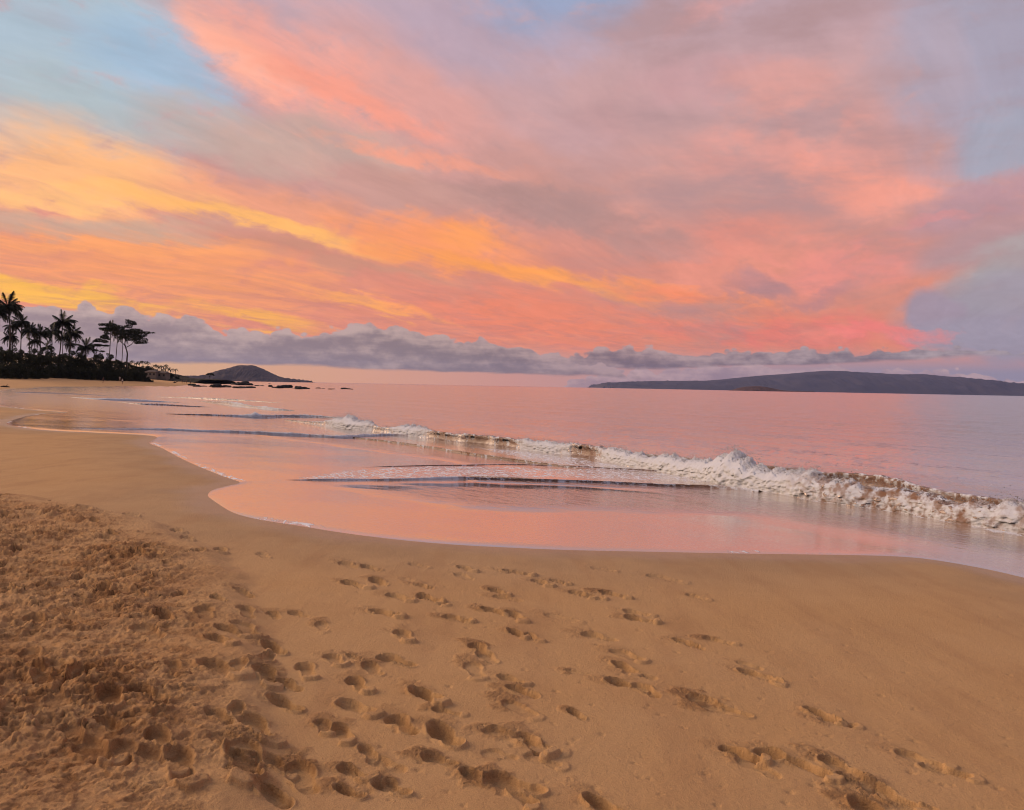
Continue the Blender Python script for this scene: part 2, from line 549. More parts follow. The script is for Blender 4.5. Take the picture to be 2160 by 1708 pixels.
def ground_hit(px, py, zf=None):
    zf = zf or z_base
    d = ray(px, py)
    lo, hi = 1.0, 900.0
    for _ in range(50):
        m = math.sqrt(lo * hi)
        z = CAM_H + d.z * (m / d.y)
        if z > float(zf(np.array([d.x / d.y * m]), np.array([m]))[0]):
            lo = m
        else:
            hi = m
    return (d.x / d.y * lo, lo)


def sea_hit(px, py, z=0.0):
    d = ray(px, py)
    k = (z - CAM_H) / d.z
    return (d.x * k, d.y * k)


def seg_dist(px, py, pts, closed=False):
    best = np.full(px.shape, 1e9)
    n = len(pts)
    for i in range(n if closed else n - 1):
        ax, ay = pts[i]
        bx, by = pts[(i + 1) % n]
        ex, ey = bx - ax, by - ay
        L = ex * ex + ey * ey + 1e-12
        u = np.clip(((px - ax) * ex + (py - ay) * ey) / L, 0, 1)
        best = np.minimum(best, (px - ax - u * ex) ** 2 + (py - ay - u * ey) ** 2)
    return np.sqrt(best)


def inside(px, py, pts):
    r = np.zeros(px.shape, bool)
    n = len(pts)
    for i in range(n):
        ax, ay = pts[i]
        bx, by = pts[(i + 1) % n]
        if ay == by:
            continue
        c = (ay > py) != (by > py)
        r ^= c & (px < (bx - ax) * (py - ay) / (by - ay) + ax)
    return r


def smooth_line(pts, k=4):
    """Catmull-Rom through points."""
    P = [np.array(p, float) for p in pts]
    P = [2 * P[0] - P[1]] + P + [2 * P[-1] - P[-2]]
    out = []
    for i in range(1, len(P) - 2):
        for j in range(k):
            u = j / k
            a, b, c, d = P[i - 1], P[i], P[i + 1], P[i + 2]
            out.append(tuple(0.5 * (2 * b + (c - a) * u + (2 * a - 5 * b + 4 * c - d) * u * u + (3 * b - a - 3 * c + d) * u ** 3)))
    out.append(tuple(P[-2]))
    return out


# waterline of the swash, from the near right round to the far end of the bay
EDGE_PX = [(2700, 1400), (2400, 1280), (2160, 1218), (2050, 1194), (1950, 1178), (1860, 1172), (1700, 1169), (1500, 1166), (1300, 1162), (1150, 1158), (1000, 1151),
           (880, 1142), (780, 1131), (700, 1120), (640, 1110), (580, 1101), (530, 1092), (490, 1080), (466, 1066), (450, 1055), (439, 1045), (448, 1034), (475, 1026),
           (506, 1018), (494, 1012), (460, 1000), (430, 988), (400, 975), (370, 960), (340, 944), (314, 933), (332, 922), (300, 917), (200, 912), (130, 909),
           (60, 903), (13, 894), (33, 884), (60, 877), (92, 872), (144, 870), (60, 863), (0, 856), (-50, 850), (0, 842), (-30, 836), (5, 823), (60, 818.5), (150, 815),
           (300, 813.3), (400, 811.4), (440, 809.6)]
EDGE = smooth_line([ground_hit(*p) for p in EDGE_PX], 3)
EDGE_POLY = EDGE + [(-150, 900), (6000, 6000), (6000, -600), (40, -60), (14, -8)]


def edge_sd(x, y, cap=4.0):
    """Distance to the waterline, positive on the wet side."""
    out = np.empty(x.shape)
    ins = inside(x, y, EDGE_POLY)
    out[:] = np.where(ins, cap, -cap)
    near = np.ones(x.shape, bool)
    d = seg_dist(x[near], y[near], EDGE)
    out[near] = np.where(ins[near], np.minimum(d, cap), -np.minimum(d, cap))
    return out


# ------------------------------------------------------------------ tracks in the sand
A7 = lambda x, y: (0.4011 * x, 1025.1 + 0.4011 * y)
A8 = lambda x, y: (721.9 + 0.4011 * x, 1155.0 + 0.4011 * y)
A9 = lambda x, y: (1227.0 + 0.4318 * x, 1155.0 + 0.4318 * y)
# where the prints lie (sight points), length of the print, depth, dug-up factor
PRINTS = []
for x, y, L, D, g in [(930, 235, .3, .05, 0), (705, 152, .3, .05, 0), (985, 275, .3, .05, 0), (530, 160, .25, .04, 0), (1385, 365, .26, .025, 0), (1160, 340, .3, .05, 0), (60, 600, .22, .07, .3),
                      (740, 625, .2, .06, .2), (1295, 685, .3, .05, 0), (1440, 680, .2, .04, .2), (1075, 710, .3, .04, .3), (1570, 675, .2, .035, .2), (1280, 570, .28, .05, .3), (1150, 635, .2, .05, .1),
                      (1440, 860, .27, .06, .3), (1290, 780, .36, .05, .3), (1150, 860, .25, .05, .5), (190, 770, .25, .06, .2), (780, 820, .35, .06, .3), (1610, 970, .25, .045, 0), (1760, 915, .25, .045, .2),
                      (1160, 1010, .36, .07, .1), (1400, 1020, .3, .06, .9), (1515, 1050, .22, .06, .8), (920, 1020, .22, .04, 0), (310, 1010, .26, .06, .4), (760, 1165, .26, .06, .1), (850, 1220, .2, .04, 0),
                      (1500, 1150, .26, .06, .2), (1870, 1155, .26, .035, 0), (1700, 1260, .2, .05, .4), (1800, 1295, .22, .05, .3), (1150, 1280, .22, .05, 0), (1250, 1240, .2, .04, .1), (1350, 1310, .3, .06, .3),
                      (580, 1190, .3, .06, .3), (500, 1480, .3, .07, .1), (650, 1500, .28, .05, .1), (940, 1550, .34, .06, .1), (1290, 1490, .36, .07, 1.0), (1590, 1535, .30, .05, .9), (1440, 1640, .24, .06, .5),
                      (1450, 1470, .18, .04, 0), (1860, 1505, .18, .05, .3), (1840, 1610, .18, .05, .5), (2030, 1460, .22, .035, 0), (570, 1350, .25, .06, .4), (380, 1380, .25, .06, .4), (2060, 1590, .2, .05, .2)]:
    PRINTS.append((*A7(x, y), L, D, g))
for x, y, L, D, g in [(30, 90, .3, .04, .3), (150, 105, .28, .05, .4), (60, 195, .3, .05, .3), (190, 180, .3, .05, .3), (425, 200, .25, .05, .3), (300, 262, .3, .045, .2), (450, 268, .26, .06, .2), (508, 290, .2, .03, 0),
                      (220, 345, .28, .06, .2), (325, 460, .28, .06, .2), (285, 595, .3, .07, .1), (650, 110, .28, .05, .2), (640, 152, .3, .02, 0), (920, 130, .32, .06, .7), (1050, 185, .3, .05, .2),
                      (1140, 180, .22, .05, .3), (820, 230, .24, .05, .5), (870, 265, .28, .035, .1), (600, 375, .26, .05, .4), (800, 335, .26, .06, .4), (910, 360, .28, .05, .3), (1150, 365, .3, .015, 0),
                      (920, 450, .22, .06, .1), (1000, 470, .2, .04, 0), (725, 535, .28, .06, .6), (890, 690, .2, .035, 0), (950, 755, .24, .055, .5), (440, 780, .27, .075, .2), (80, 720, .24, .055, .2),
                      (70, 840, .26, .05, 0), (310, 930, .28, .075, .1), (540, 990, .3, .08, .2), (990, 1030, .28, .075, .4), (900, 1245, .3, .05, .8), (950, 1310, .2, .05, .1), (510, 1115, .2, .04, .8),
                      (50, 1180, .16, .04, .4), (700, 1205, .2, .04, .3), (260, 1255, .15, .04, .5), (400, 95, .26, .02, 0), (160, 640, .25, .03, .6)]:
    PRINTS.append((*A8(x, y), L, D, g))
for x, y, L, D, g in [(0, 230, .3, .05, .2), (60, 240, .2, .04, .1), (150, 228, .3, .05, .8), (265, 318, .24, .03, 0), (280, 350, .26, .06, .3), (85, 435, .3, .045, .2), (220, 525, .3, .035, .1), (210, 585, .24, .05, .1),
                      (285, 622, .24, .025, 0), (215, 670, .26, .06, .1), (315, 697, .26, .045, 0), (510, 465, .24, .06, .2), (555, 485, .16, .04, 0), (665, 455, .24, .025, .5), (850, 618, .26, .055, .1), (915, 640, .22, .035, 0),
                      (820, 575, .2, .02, 0), (640, 765, .34, .04, .7), (700, 795, .3, .03, .6), (1175, 818, .24, .065, .1), (1255, 858, .2, .03, .3), (775, 1010, .24, .06, .1), (860, 1075, .26, .025, .2), (980, 1030, .28, .065, .1),
                      (1105, 1075, .26, .055, 0), (1270, 1075, .26, .04, .6), (1355, 1145, .22, .05, .2), (1500, 1215, .3, .05, .7), (1600, 1265, .24, .04, .6), (1650, 1032, .24, .03, .1), (1775, 1092, .24, .03, 0),
                      (560, 240, .24, .025, 0), (100, 105, .3, .02, 0), (400, 150, .4, .02, 0), (1450, 1310, .3, .05, .6), (110, 1270, .24, .07, .2), (755, 600, .1, .01, 0)]:
    PRINTS.append((*A9(x, y), L, D, g))

_rs = random.Random(5)
PRINT_W = []
for (px, py, L, D, g) in PRINTS:
    gx, gy = ground_hit(px, py)
    az = math.radians(float(np.interp(px, (200, 700, 1150, 1500, 2000), (-40, -44, -46, -46, -44))) + _rs.uniform(-20, 20))
    PRINT_W.append((gx, gy, az, L * 0.98, D * 0.74, g))
# everybody else's tracks over the dry sand on the left
CHURN_PX = [(-500, 985), (-200, 1012), (0, 1040), (150, 1062), (285, 1090), (350, 1112), (400, 1142), (470, 1165), (520, 1225), (560, 1330), (590, 1450), (600, 1600), (590, 1760), (560, 2200)]
CHURN = smooth_line([ground_hit(*p) for p in CHURN_PX], 3)
CHURN_POLY = CHURN + [(-2.0, -30.0), (-200.0, -30.0), (-200.0, 60.0), (CHURN[0][0] - 10, CHURN[0][1] + 3)]
_cx = np.array([_rs.uniform(-16, 1.5) for _ in range(1150)])
_cy = np.array([_rs.uniform(2.0, 19) for _ in range(1150)])
_ci = inside(_cx, _cy, CHURN_POLY)
for x, y in zip(_cx[_ci], _cy[_ci]):
    PRINT_W.append((x, y, math.radians(_rs.choice((-40, -40, 140, -70, 20)) + _rs.uniform(-35, 35)), _rs.uniform(.20, .29), _rs.uniform(.022, .050), _rs.choice((0, .2, .4, .6))))
for _ in range(14):                       # fainter ones between the trails
    px, py = _rs.uniform(560, 1250), _rs.uniform(1200, 1700)
    x, y = ground_hit(px, py)
    PRINT_W.append((x, y, math.radians(-45 + _rs.uniform(-40, 40)), _rs.uniform(.14, .3), _rs.uniform(.006, .03), _rs.choice((0, .2, .5))))


def sand_relief(x, y):
    """Height of the tracks and of the loose sand, and how damp the turned-up sand is."""
    flat = x.ravel(), y.ravel()
    X, Y = flat
    ci = inside(X, Y, CHURN_POLY)
    cd = seg_dist(X, Y, CHURN)
    sd = np.where(ci, cd, -cd) + 0.16 * fbm(X * 1.7, Y * 1.7, 3, 31)
    churn = sstep(-0.05, 0.9, sd)
    near = sstep(60, 25, Y)
    wx = X + 0.016 * fbm(X * 9, Y * 9, 3, 41)
    wy = Y + 0.016 * fbm(X * 9, Y * 9, 3, 47)
    z = 0.055 * sstep(-0.06, 0.22, sd) * near                      # low lip of the dry sand
    clod0 = fbm(X * 26, Y * 26, 3, 97, 0.65, True)
    clod1 = fbm(X * 13, Y * 13, 3, 98, 0.65, True)
    lum = fbm(wx * 2.2, wy * 2.2, 4, 51)
    rid = fbm(wx * 8.0, wy * 8.0, 4, 61, 0.62, True)
    pl1 = sstep(-.03, .03, fbm(wx * 4.2, wy * 4.2, 4, 63, 0.6)) + 0.7 * sstep(.10, .15, fbm(wx * 6.3, wy * 6.3, 4, 65, 0.6))
    pl2 = sstep(-.03, .04, fbm(wx * 12.0, wy * 12.0, 3, 67, 0.6))
    rough = sstep(-0.25, 0.15, fbm(X * 0.9, Y * 0.9, 3, 69))
    z = z + churn * near * (0.024 * lum + (0.45 + 0.55 * rough) * (0.020 * pl1 + 0.009 * pl2 + 0.014 * rid + 0.012 * np.maximum(clod1 - .1, 0) + 0.005 * clod0))
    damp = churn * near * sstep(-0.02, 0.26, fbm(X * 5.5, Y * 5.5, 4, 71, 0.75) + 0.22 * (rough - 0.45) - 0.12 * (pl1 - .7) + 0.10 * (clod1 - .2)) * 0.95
    soft = sstep(9.5, 3.0, shore_n(X, Y)[0])
    z = z + soft * near * (0.012 * fbm(X * 0.9, Y * 1.6, 3, 81) + 0.0035 * fbm(X * 7, Y * 7, 3, 83))
    fine = fbm(X * 22, Y * 22, 3, 91)
    z = z + near * fine * (0.0012 + 0.006 * churn) * soft
    order = np.lexsort((Y, X))
    Xs = X[order]
    flatz, hole, rim, kz = (np.zeros(X.shape) for _ in range(4))
    clod = np.maximum(clod0, clod1)
    jag = fbm(X * 9, Y * 9, 3, 103)
    for (gx, gy, az, L, D, g) in PRINT_W:
        R = L * 1.6
        a, b = np.searchsorted(Xs, (gx - R, gx + R))
        idx = order[a:b]
        idx = idx[np.abs(Y[idx] - gy) < R]
        if idx.size == 0:
            continue
        lx, ly = wx[idx] - gx, wy[idx] - gy
        u = lx * math.sin(az) + ly * math.cos(az)
        v = lx * math.cos(az) - ly * math.sin(az)
        hl = L / 2
        rb = np.sqrt(((u - .36 * hl) / (.60 * hl)) ** 2 + (v / (.42 * hl)) ** 2)
        rh = np.sqrt(((u + .62 * hl) / (.38 * hl)) ** 2 + (v / (.31 * hl)) ** 2)
        rw = np.sqrt(((u + .10 * hl) / (.75 * hl)) ** 2 + (v / (.29 * hl)) ** 2)
        r = np.minimum(np.minimum(rb, rh), rw)
        hol = sstep(1.05, 0.90, r)
        ph = gx * 37.0 % 6.28
        depth = .85 + (.40 + .25 * math.sin(ph)) * sstep(1.1, .7, rb) + (.28 - .25 * math.sin(ph)) * sstep(1.1, .7, rh) + .16 * jag[idx]
        flatz[idx] = np.maximum(flatz[idx], 0.8 * hol)
        hole[idx] = np.maximum(hole[idx] * (1 - 0.7 * hol), 0.72 * D * hol * depth)
        rim[idx] = np.maximum(rim[idx], 0.28 * D * np.exp(-((r - 1.16) / 0.13) ** 2) * (0.5 + 0.9 * np.sin(2 * np.arctan2(v, u) + ph)))
        # sand pushed up behind the heel as a broken plate
        if math.sin(ph * 3) > -.2:
            lp = np.sqrt(((u + (1.08 + .1 * math.sin(ph)) * hl) / (.36 * hl)) ** 2 + ((v - .12 * hl * math.sin(ph * 2)) / (.44 * hl)) ** 2) + .5 * jag[idx]
            rim[idx] = np.maximum(rim[idx], .55 * D * sstep(1.05, .85, lp) * (1 - hol))
        # crumbs kicked out in front of the toe
        kr = np.sqrt(((u - 1.0 * hl) / (1.0 * hl)) ** 2 + (v / (.75 * hl)) ** 2) + .9 * jag[idx]
        kick = sstep(1.25, .55, kr) * (1 - hol)
        kz[idx] = np.maximum(kz[idx], (.2 + .9 * g) * kick)
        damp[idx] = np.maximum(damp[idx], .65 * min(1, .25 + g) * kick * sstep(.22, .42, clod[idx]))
        if g >= 1.0:                            # dug out, rough inside
            kr = np.sqrt(u ** 2 + (1.3 * v) ** 2) / (.62 * hl) + .8 * jag[idx]
            dig = sstep(1.05, .85, kr)
            kz[idx] = np.maximum(kz[idx], 1.6 * dig)
            hole[idx] = np.maximum(hole[idx], .018 * dig)
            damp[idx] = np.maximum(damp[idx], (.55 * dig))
    for _k in range(230):                     # crab holes and drips: tiny pits
        px, py = _rs.uniform(700, 2150), _rs.uniform(1230, 1705)
        gx, gy = ground_hit(px, py)
        a, b = np.searchsorted(Xs, (gx - .05, gx + .05))
        idx = order[a:b]
        idx = idx[np.abs(Y[idx] - gy) < .05]
        if idx.size:
            rr_ = _rs.uniform(.008, .018)
            hole[idx] += 0.55 * rr_ * np.exp(-((X[idx] - gx) ** 2 + (Y[idx] - gy) ** 2) / (rr_ * rr_))
    ped = (0.055 * sstep(-0.06, 0.22, sd) + 0.035 * churn) * near
    z = ped + (z - ped) * (1 - flatz) - hole + rim + kz * 0.015 * np.maximum(clod - 0.12, 0)
    return z.reshape(x.shape), damp.reshape(x.shape), churn.reshape(x.shape)


def grid_mesh(name, X, Y, Z, attrs=None, extra=None):
    """One sheet from a grid of points, with named values stored per point."""
    R, C = X.shape
    co = np.stack((X, Y, Z), -1).reshape(-1, 3)
    i = np.arange(R * C).reshape(R, C)
    q = np.stack((i[:-1, :-1], i[:-1, 1:], i[1:, 1:], i[1:, :-1]), -1).reshape(-1, 4)
    return quads_mesh(name, co, q, attrs)


def quads_mesh(name, co, q, attrs=None, smooth=True):
    me = bpy.data.meshes.new(name)
    k = q.shape[1]
    me.vertices.add(len(co))
    me.vertices.foreach_set('co', np.ascontiguousarray(co, dtype=np.float32).ravel())
    me.loops.add(q.size)
    me.loops.foreach_set('vertex_index', np.ascontiguousarray(q, dtype=np.int32).ravel())
    me.polygons.add(len(q))
    me.polygons.foreach_set('loop_start', np.arange(0, q.size, k, dtype=np.int32))
    me.polygons.foreach_set('loop_total', np.full(len(q), k, dtype=np.int32))
    me.update(calc_edges=True)
    me.validate()
    if smooth:
        me.polygons.foreach_set('use_smooth', np.ones(len(me.polygons), bool))
    for k_, v in (attrs or {}).items():
        a = me.attributes.new(k_, 'FLOAT', 'POINT')
        a.data.foreach_set('value', np.ascontiguousarray(v, dtype=np.float32).ravel())
    return me


def link(name, me, mat=None, parent=None, **props):
    o = bpy.data.objects.new(name, me)
    COL.objects.link(o)
    if mat is not None and me is not None and not me.materials:
        me.materials.append(mat)
    if parent is not None:
        o.parent = parent
    for k, v in props.items():
        o[k] = v
    return o


# ------------------------------------------------------------------ sand
m_sand, nt, bs, _o = new_mat('sand')
geo = nt.node('ShaderNodeNewGeometry').outputs['Position']
grain = nt.noise(geo, 190.0, 3, 0.8)
spk = nt.noise(geo, 62.0, 3, 0.7)
mott = nt.noise(geo, 1.3, 5, 0.6)
mott2 = nt.noise(geo, 9.0, 4, 0.6)
streak = nt.noise(nt.mapping(geo, rot=(0, 0, math.radians(31)), sc=(3.2, 0.5, 1)), 1.0, 5, 0.6)
damp = nt.attr('damp')
wet = nt.attr('wet')
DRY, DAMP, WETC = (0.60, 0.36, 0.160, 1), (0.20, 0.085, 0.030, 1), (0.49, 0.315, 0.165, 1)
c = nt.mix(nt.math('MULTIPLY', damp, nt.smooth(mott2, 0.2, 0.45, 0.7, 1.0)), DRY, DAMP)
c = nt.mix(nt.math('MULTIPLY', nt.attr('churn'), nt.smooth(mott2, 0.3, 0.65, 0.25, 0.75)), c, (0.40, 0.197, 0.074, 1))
c = nt.mix(wet, c, WETC)
c = nt.mix(nt.math('MULTIPLY', nt.smooth(streak, 0.45, 0.68), 0.42), c, (0.44, 0.245, 0.115, 1))
c = nt.mix(nt.math('MULTIPLY', nt.smooth(mott, 0.35, 0.7), 0.40), c, (0.66, 0.42, 0.205, 1))
c = nt.mix(nt.smooth(grain, 0.30, 0.70, 0.0, 0.5), c, nt.vmath('SCALE', c, scale=0.5))
c = nt.mix(nt.math('MULTIPLY', nt.smooth(spk, 0.58, 0.76), nt.math('MULTIPLY_ADD', wet, -0.5, 0.6)), c, (0.25, 0.12, 0.05, 1))
soak_ = nt.attr('soak')
c = nt.mix(nt.math('MULTIPLY', soak_, 0.30), c, (0.27, 0.165, 0.085, 1))
nt.put(bs.inputs['Base Color'], c)
nt.put(bs.inputs['Roughness'], nt.math('MULTIPLY_ADD', soak_, -0.5, 0.9))
nt.put(bs.inputs['Specular IOR Level'], nt.math('MULTIPLY_ADD', soak_, 0.3, 0.15))
bmp = nt.node('ShaderNodeBump')
bmp.inputs['Strength'].default_value = 0.8
bmp.inputs['Distance'].default_value = 0.010
nt.put(bmp.inputs['Height'], nt.math('ADD', nt.math('MULTIPLY', nt.noise(geo, 160.0, 4, 0.65), 0.8), nt.math('MULTIPLY', nt.noise(geo, 38.0, 5, 0.65), nt.math('MULTIPLY_ADD', damp, 3.2, 1.3))))
nt.l.new(bmp.outputs[0], bs.inputs['Normal'])


def rows(a, b, k):
    """Distances whose spacing grows with the square of the distance."""
    n = int(k * (1 / a - 1 / b)) + 1
    return 1.0 / np.linspace(1 / a, 1 / b, n)


dep = np.concatenate((rows(2.3, 34, 1850), np.geomspace(34, 620, 130)[1:]))
tan = np.linspace(-0.74, 0.74, 980)
TX, DY = np.meshgrid(tan, dep)
SX, SY = TX * DY, DY
zb = z_base(SX, SY)
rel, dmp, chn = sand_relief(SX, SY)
esd = edge_sd(SX.ravel(), SY.ravel()).reshape(SX.shape)
calm = sstep(0.1, -0.8, esd)
SZ = zb + rel * calm
nn, tt = shore_n(SX, SY)
wetv = sstep(-2.6, -0.6, esd) * (1 - chn)
soak = sstep(-0.75, -0.15, esd + 0.35 * fbm(SX * 0.7, SY * 0.7, 4, 351)) * (SY < 120)
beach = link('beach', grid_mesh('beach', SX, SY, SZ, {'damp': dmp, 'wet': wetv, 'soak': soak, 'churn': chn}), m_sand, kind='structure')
# the same sand carries on beside and behind the camera
bx = np.linspace(-60, 40, 90)
by = np.linspace(-40, 2.36, 60)
BX, BY = np.meshgrid(bx, by)
zz = z_base(BX, BY) + 0.05 * fbm(BX, BY, 4, 3) * sstep(2.3, 0.5, BY) - 0.012
bm_me = grid_mesh('beach_behind', BX, BY, zz, {'damp': 0 * BX, 'wet': 0 * BX})
link('beach', bm_me, m_sand, kind='structure')

# ------------------------------------------------------------------ sea
def surf(x, y):
    # still level of the water: thin film on the sand, then the sea
    return np.maximum(z_base(x, y) + 0.020, 0.0)


def poly_mask(x, y, pxs, soft, z=0.0, wob=0.0):
    pts = [ground_hit(px, py, surf) for px, py in pxs]
    d = seg_dist(x, y, pts, True)
    sd = np.where(inside(x, y, pts), d, -d)
    if wob:
        sd = sd + wob * fbm(x / (wob * 3), y / (wob * 3), 4, 201)
    return sstep(-soft, soft, sd)


def tide(x, y):
    """Open water: low swell and chop travelling to the shore."""
    n, t = shore_n(x, y)
    wn = n + 2.0 * fbm(t * 0.03, n * 0.05, 2, 301)
    amp = sstep(13, 24, n) * (0.035 + 0.03 * sstep(20, 60, n))
    z = amp * np.sin(wn * 2 * np.pi / 9.5) + 0.5 * amp * np.sin(wn * 2 * np.pi / 3.7 + 1.7 * fbm(t * 0.08, n * 0.1, 2, 305) * 3)
    z = z + sstep(13.5, 17, n) * sstep(160, 30, n) * 0.050 * fbm(n * 0.9, t * 0.42, 4, 307)
    z = z + sstep(14.0, 16, n) * sstep(34, 18, n) * 0.055 * fbm(n * 1.4, t * 0.7, 3, 311)
    return z


dep = np.concatenate((rows(4.5, 70, 2700), np.geomspace(70, 19500, 140)[1:]))
tan = np.linspace(-0.86, 0.92, 800)
TX, DY = np.meshgrid(tan, dep)
WX, WY = TX * DY, DY
wzb = z_base(WX, WY)
wesd = np.full(WX.shape, 4.0)
nearm = WY < 640
wesd[nearm] = edge_sd(WX[nearm], WY[nearm])
film = wzb + np.where(wesd > 0, 0.020 * (1 - np.exp(-np.maximum(wesd, 0) / 0.10)), np.maximum(wesd, -3) * 0.10)
wn_, wt_ = shore_n(WX, WY)
# the swash carries faint folds of its own
film = film + np.where(wesd > 0, sstep(0.1, 1.2, wesd) * 0.0022 * fbm(wn_ * 1.3, wt_ * 0.45, 3, 321), 0)
op = tide(WX, WY) + np.where(wesd > 0, 0, -5.0)
k = 0.02
hh = np.clip(0.5 + 0.5 * (film - op) / k, 0, 1)
WZ = op * (1 - hh) + film * hh + k * hh * (1 - hh)
fm = np.zeros(WX.shape)
mk = np.zeros(WX.shape)
nz = WY < 200
fx, fy = WX[nz], WY[nz]
F = np.zeros(fx.shape)
M = np.zeros(fx.shape)
for pts, soft, wob, amt in [
    ([(620, 1006), (700, 993), (800, 985), (900, 982), (1060, 982), (1250, 988), (1420, 998), (1560, 1008), (1620, 1030), (1480, 1019), (1300, 1010), (1000, 1006), (800, 1010), (640, 1010)], .35, .3, .58),
    ([(980, 940), (1100, 950), (1240, 968), (1380, 995), (1500, 1018), (1560, 1022), (1420, 1000), (1250, 990), (1100, 968)], .5, .5, .62),
    ([(1500, 1025), (1620, 1040), (1760, 1064), (1900, 1085), (2060, 1116), (2300, 1155), (2300, 1140), (2060, 1100), (1800, 1050), (1600, 1020)], .3, .3, .75),
    ([(1700, 985), (1900, 1010), (2160, 1050), (2500, 1110), (2500, 1060), (2160, 1030), (1900, 990), (1760, 975)], .7, .8, .38),
    ([(1400, 945), (1560, 960), (1760, 985), (1700, 960), (1540, 940)], .8, .8, .25),
    ([(380, 900), (600, 908), (760, 918), (940, 922), (900, 910), (700, 900), (480, 895)], .7, .6, .42),
    ([(640, 888), (760, 905), (900, 922), (1000, 935), (960, 925), (820, 905), (700, 885)], .8, .8, .5),
    ([(440, 850), (560, 862), (690, 880), (640, 868), (520, 852)], 1.5, 1.5, .40),
    ([(214, 836), (330, 843), (420, 856), (300, 846)], 2, 2, .38),
    ([(1480, 1170), (1700, 1171), (1900, 1176), (2160, 1222), (2160, 1212), (1900, 1168), (1700, 1160), (1480, 1160)], .3, .3, .12),
]:
    F = np.maximum(F, amt * poly_mask(fx, fy, pts, soft, 0.05, wob))
for pts, soft, wob, amt in [
    ([(560, 918), (780, 926), (1000, 958), (1180, 980), (1000, 978), (800, 950), (640, 930)], .5, .5, .95),
    ([(420, 882), (530, 894), (600, 905), (430, 900)], .8, .5, .8),
    ([(760, 1030), (1000, 1025), (1500, 1035), (1700, 1065), (2000, 1115), (2300, 1165), (2300, 1190), (1900, 1130), (1600, 1085), (1300, 1075), (1000, 1070)], .6, .6, .75),
    ([(1000, 1004), (1480, 1022), (1480, 1035), (1000, 1014)], .2, .1, .9),
    ([(1500, 975), (1800, 985), (2100, 1030), (2400, 1070), (2400, 1160), (2000, 1100), (1700, 1050)], 1.6, 1.0, .4),
    ([(930, 905), (1240, 935), (1240, 965), (1000, 935)], .8, .5, .7),
]:
    M = np.maximum(M, amt * poly_mask(fx, fy, pts, soft, 0.02, wob))
# bubbles left along the edge of the swash
ed = wesd[nz]
F = np.maximum(F, 0.72 * sstep(0.16, 0.03, np.abs(ed - 0.07)) * sstep(-0.35, 0.35, fbm(fx * 0.6, fy * 0.6, 3, 331)))
F = np.maximum(F, 0.16 * sstep(0.9, 0.2, ed) * sstep(0, 0.1, ed))
fm[nz] = F
mk[nz] = M


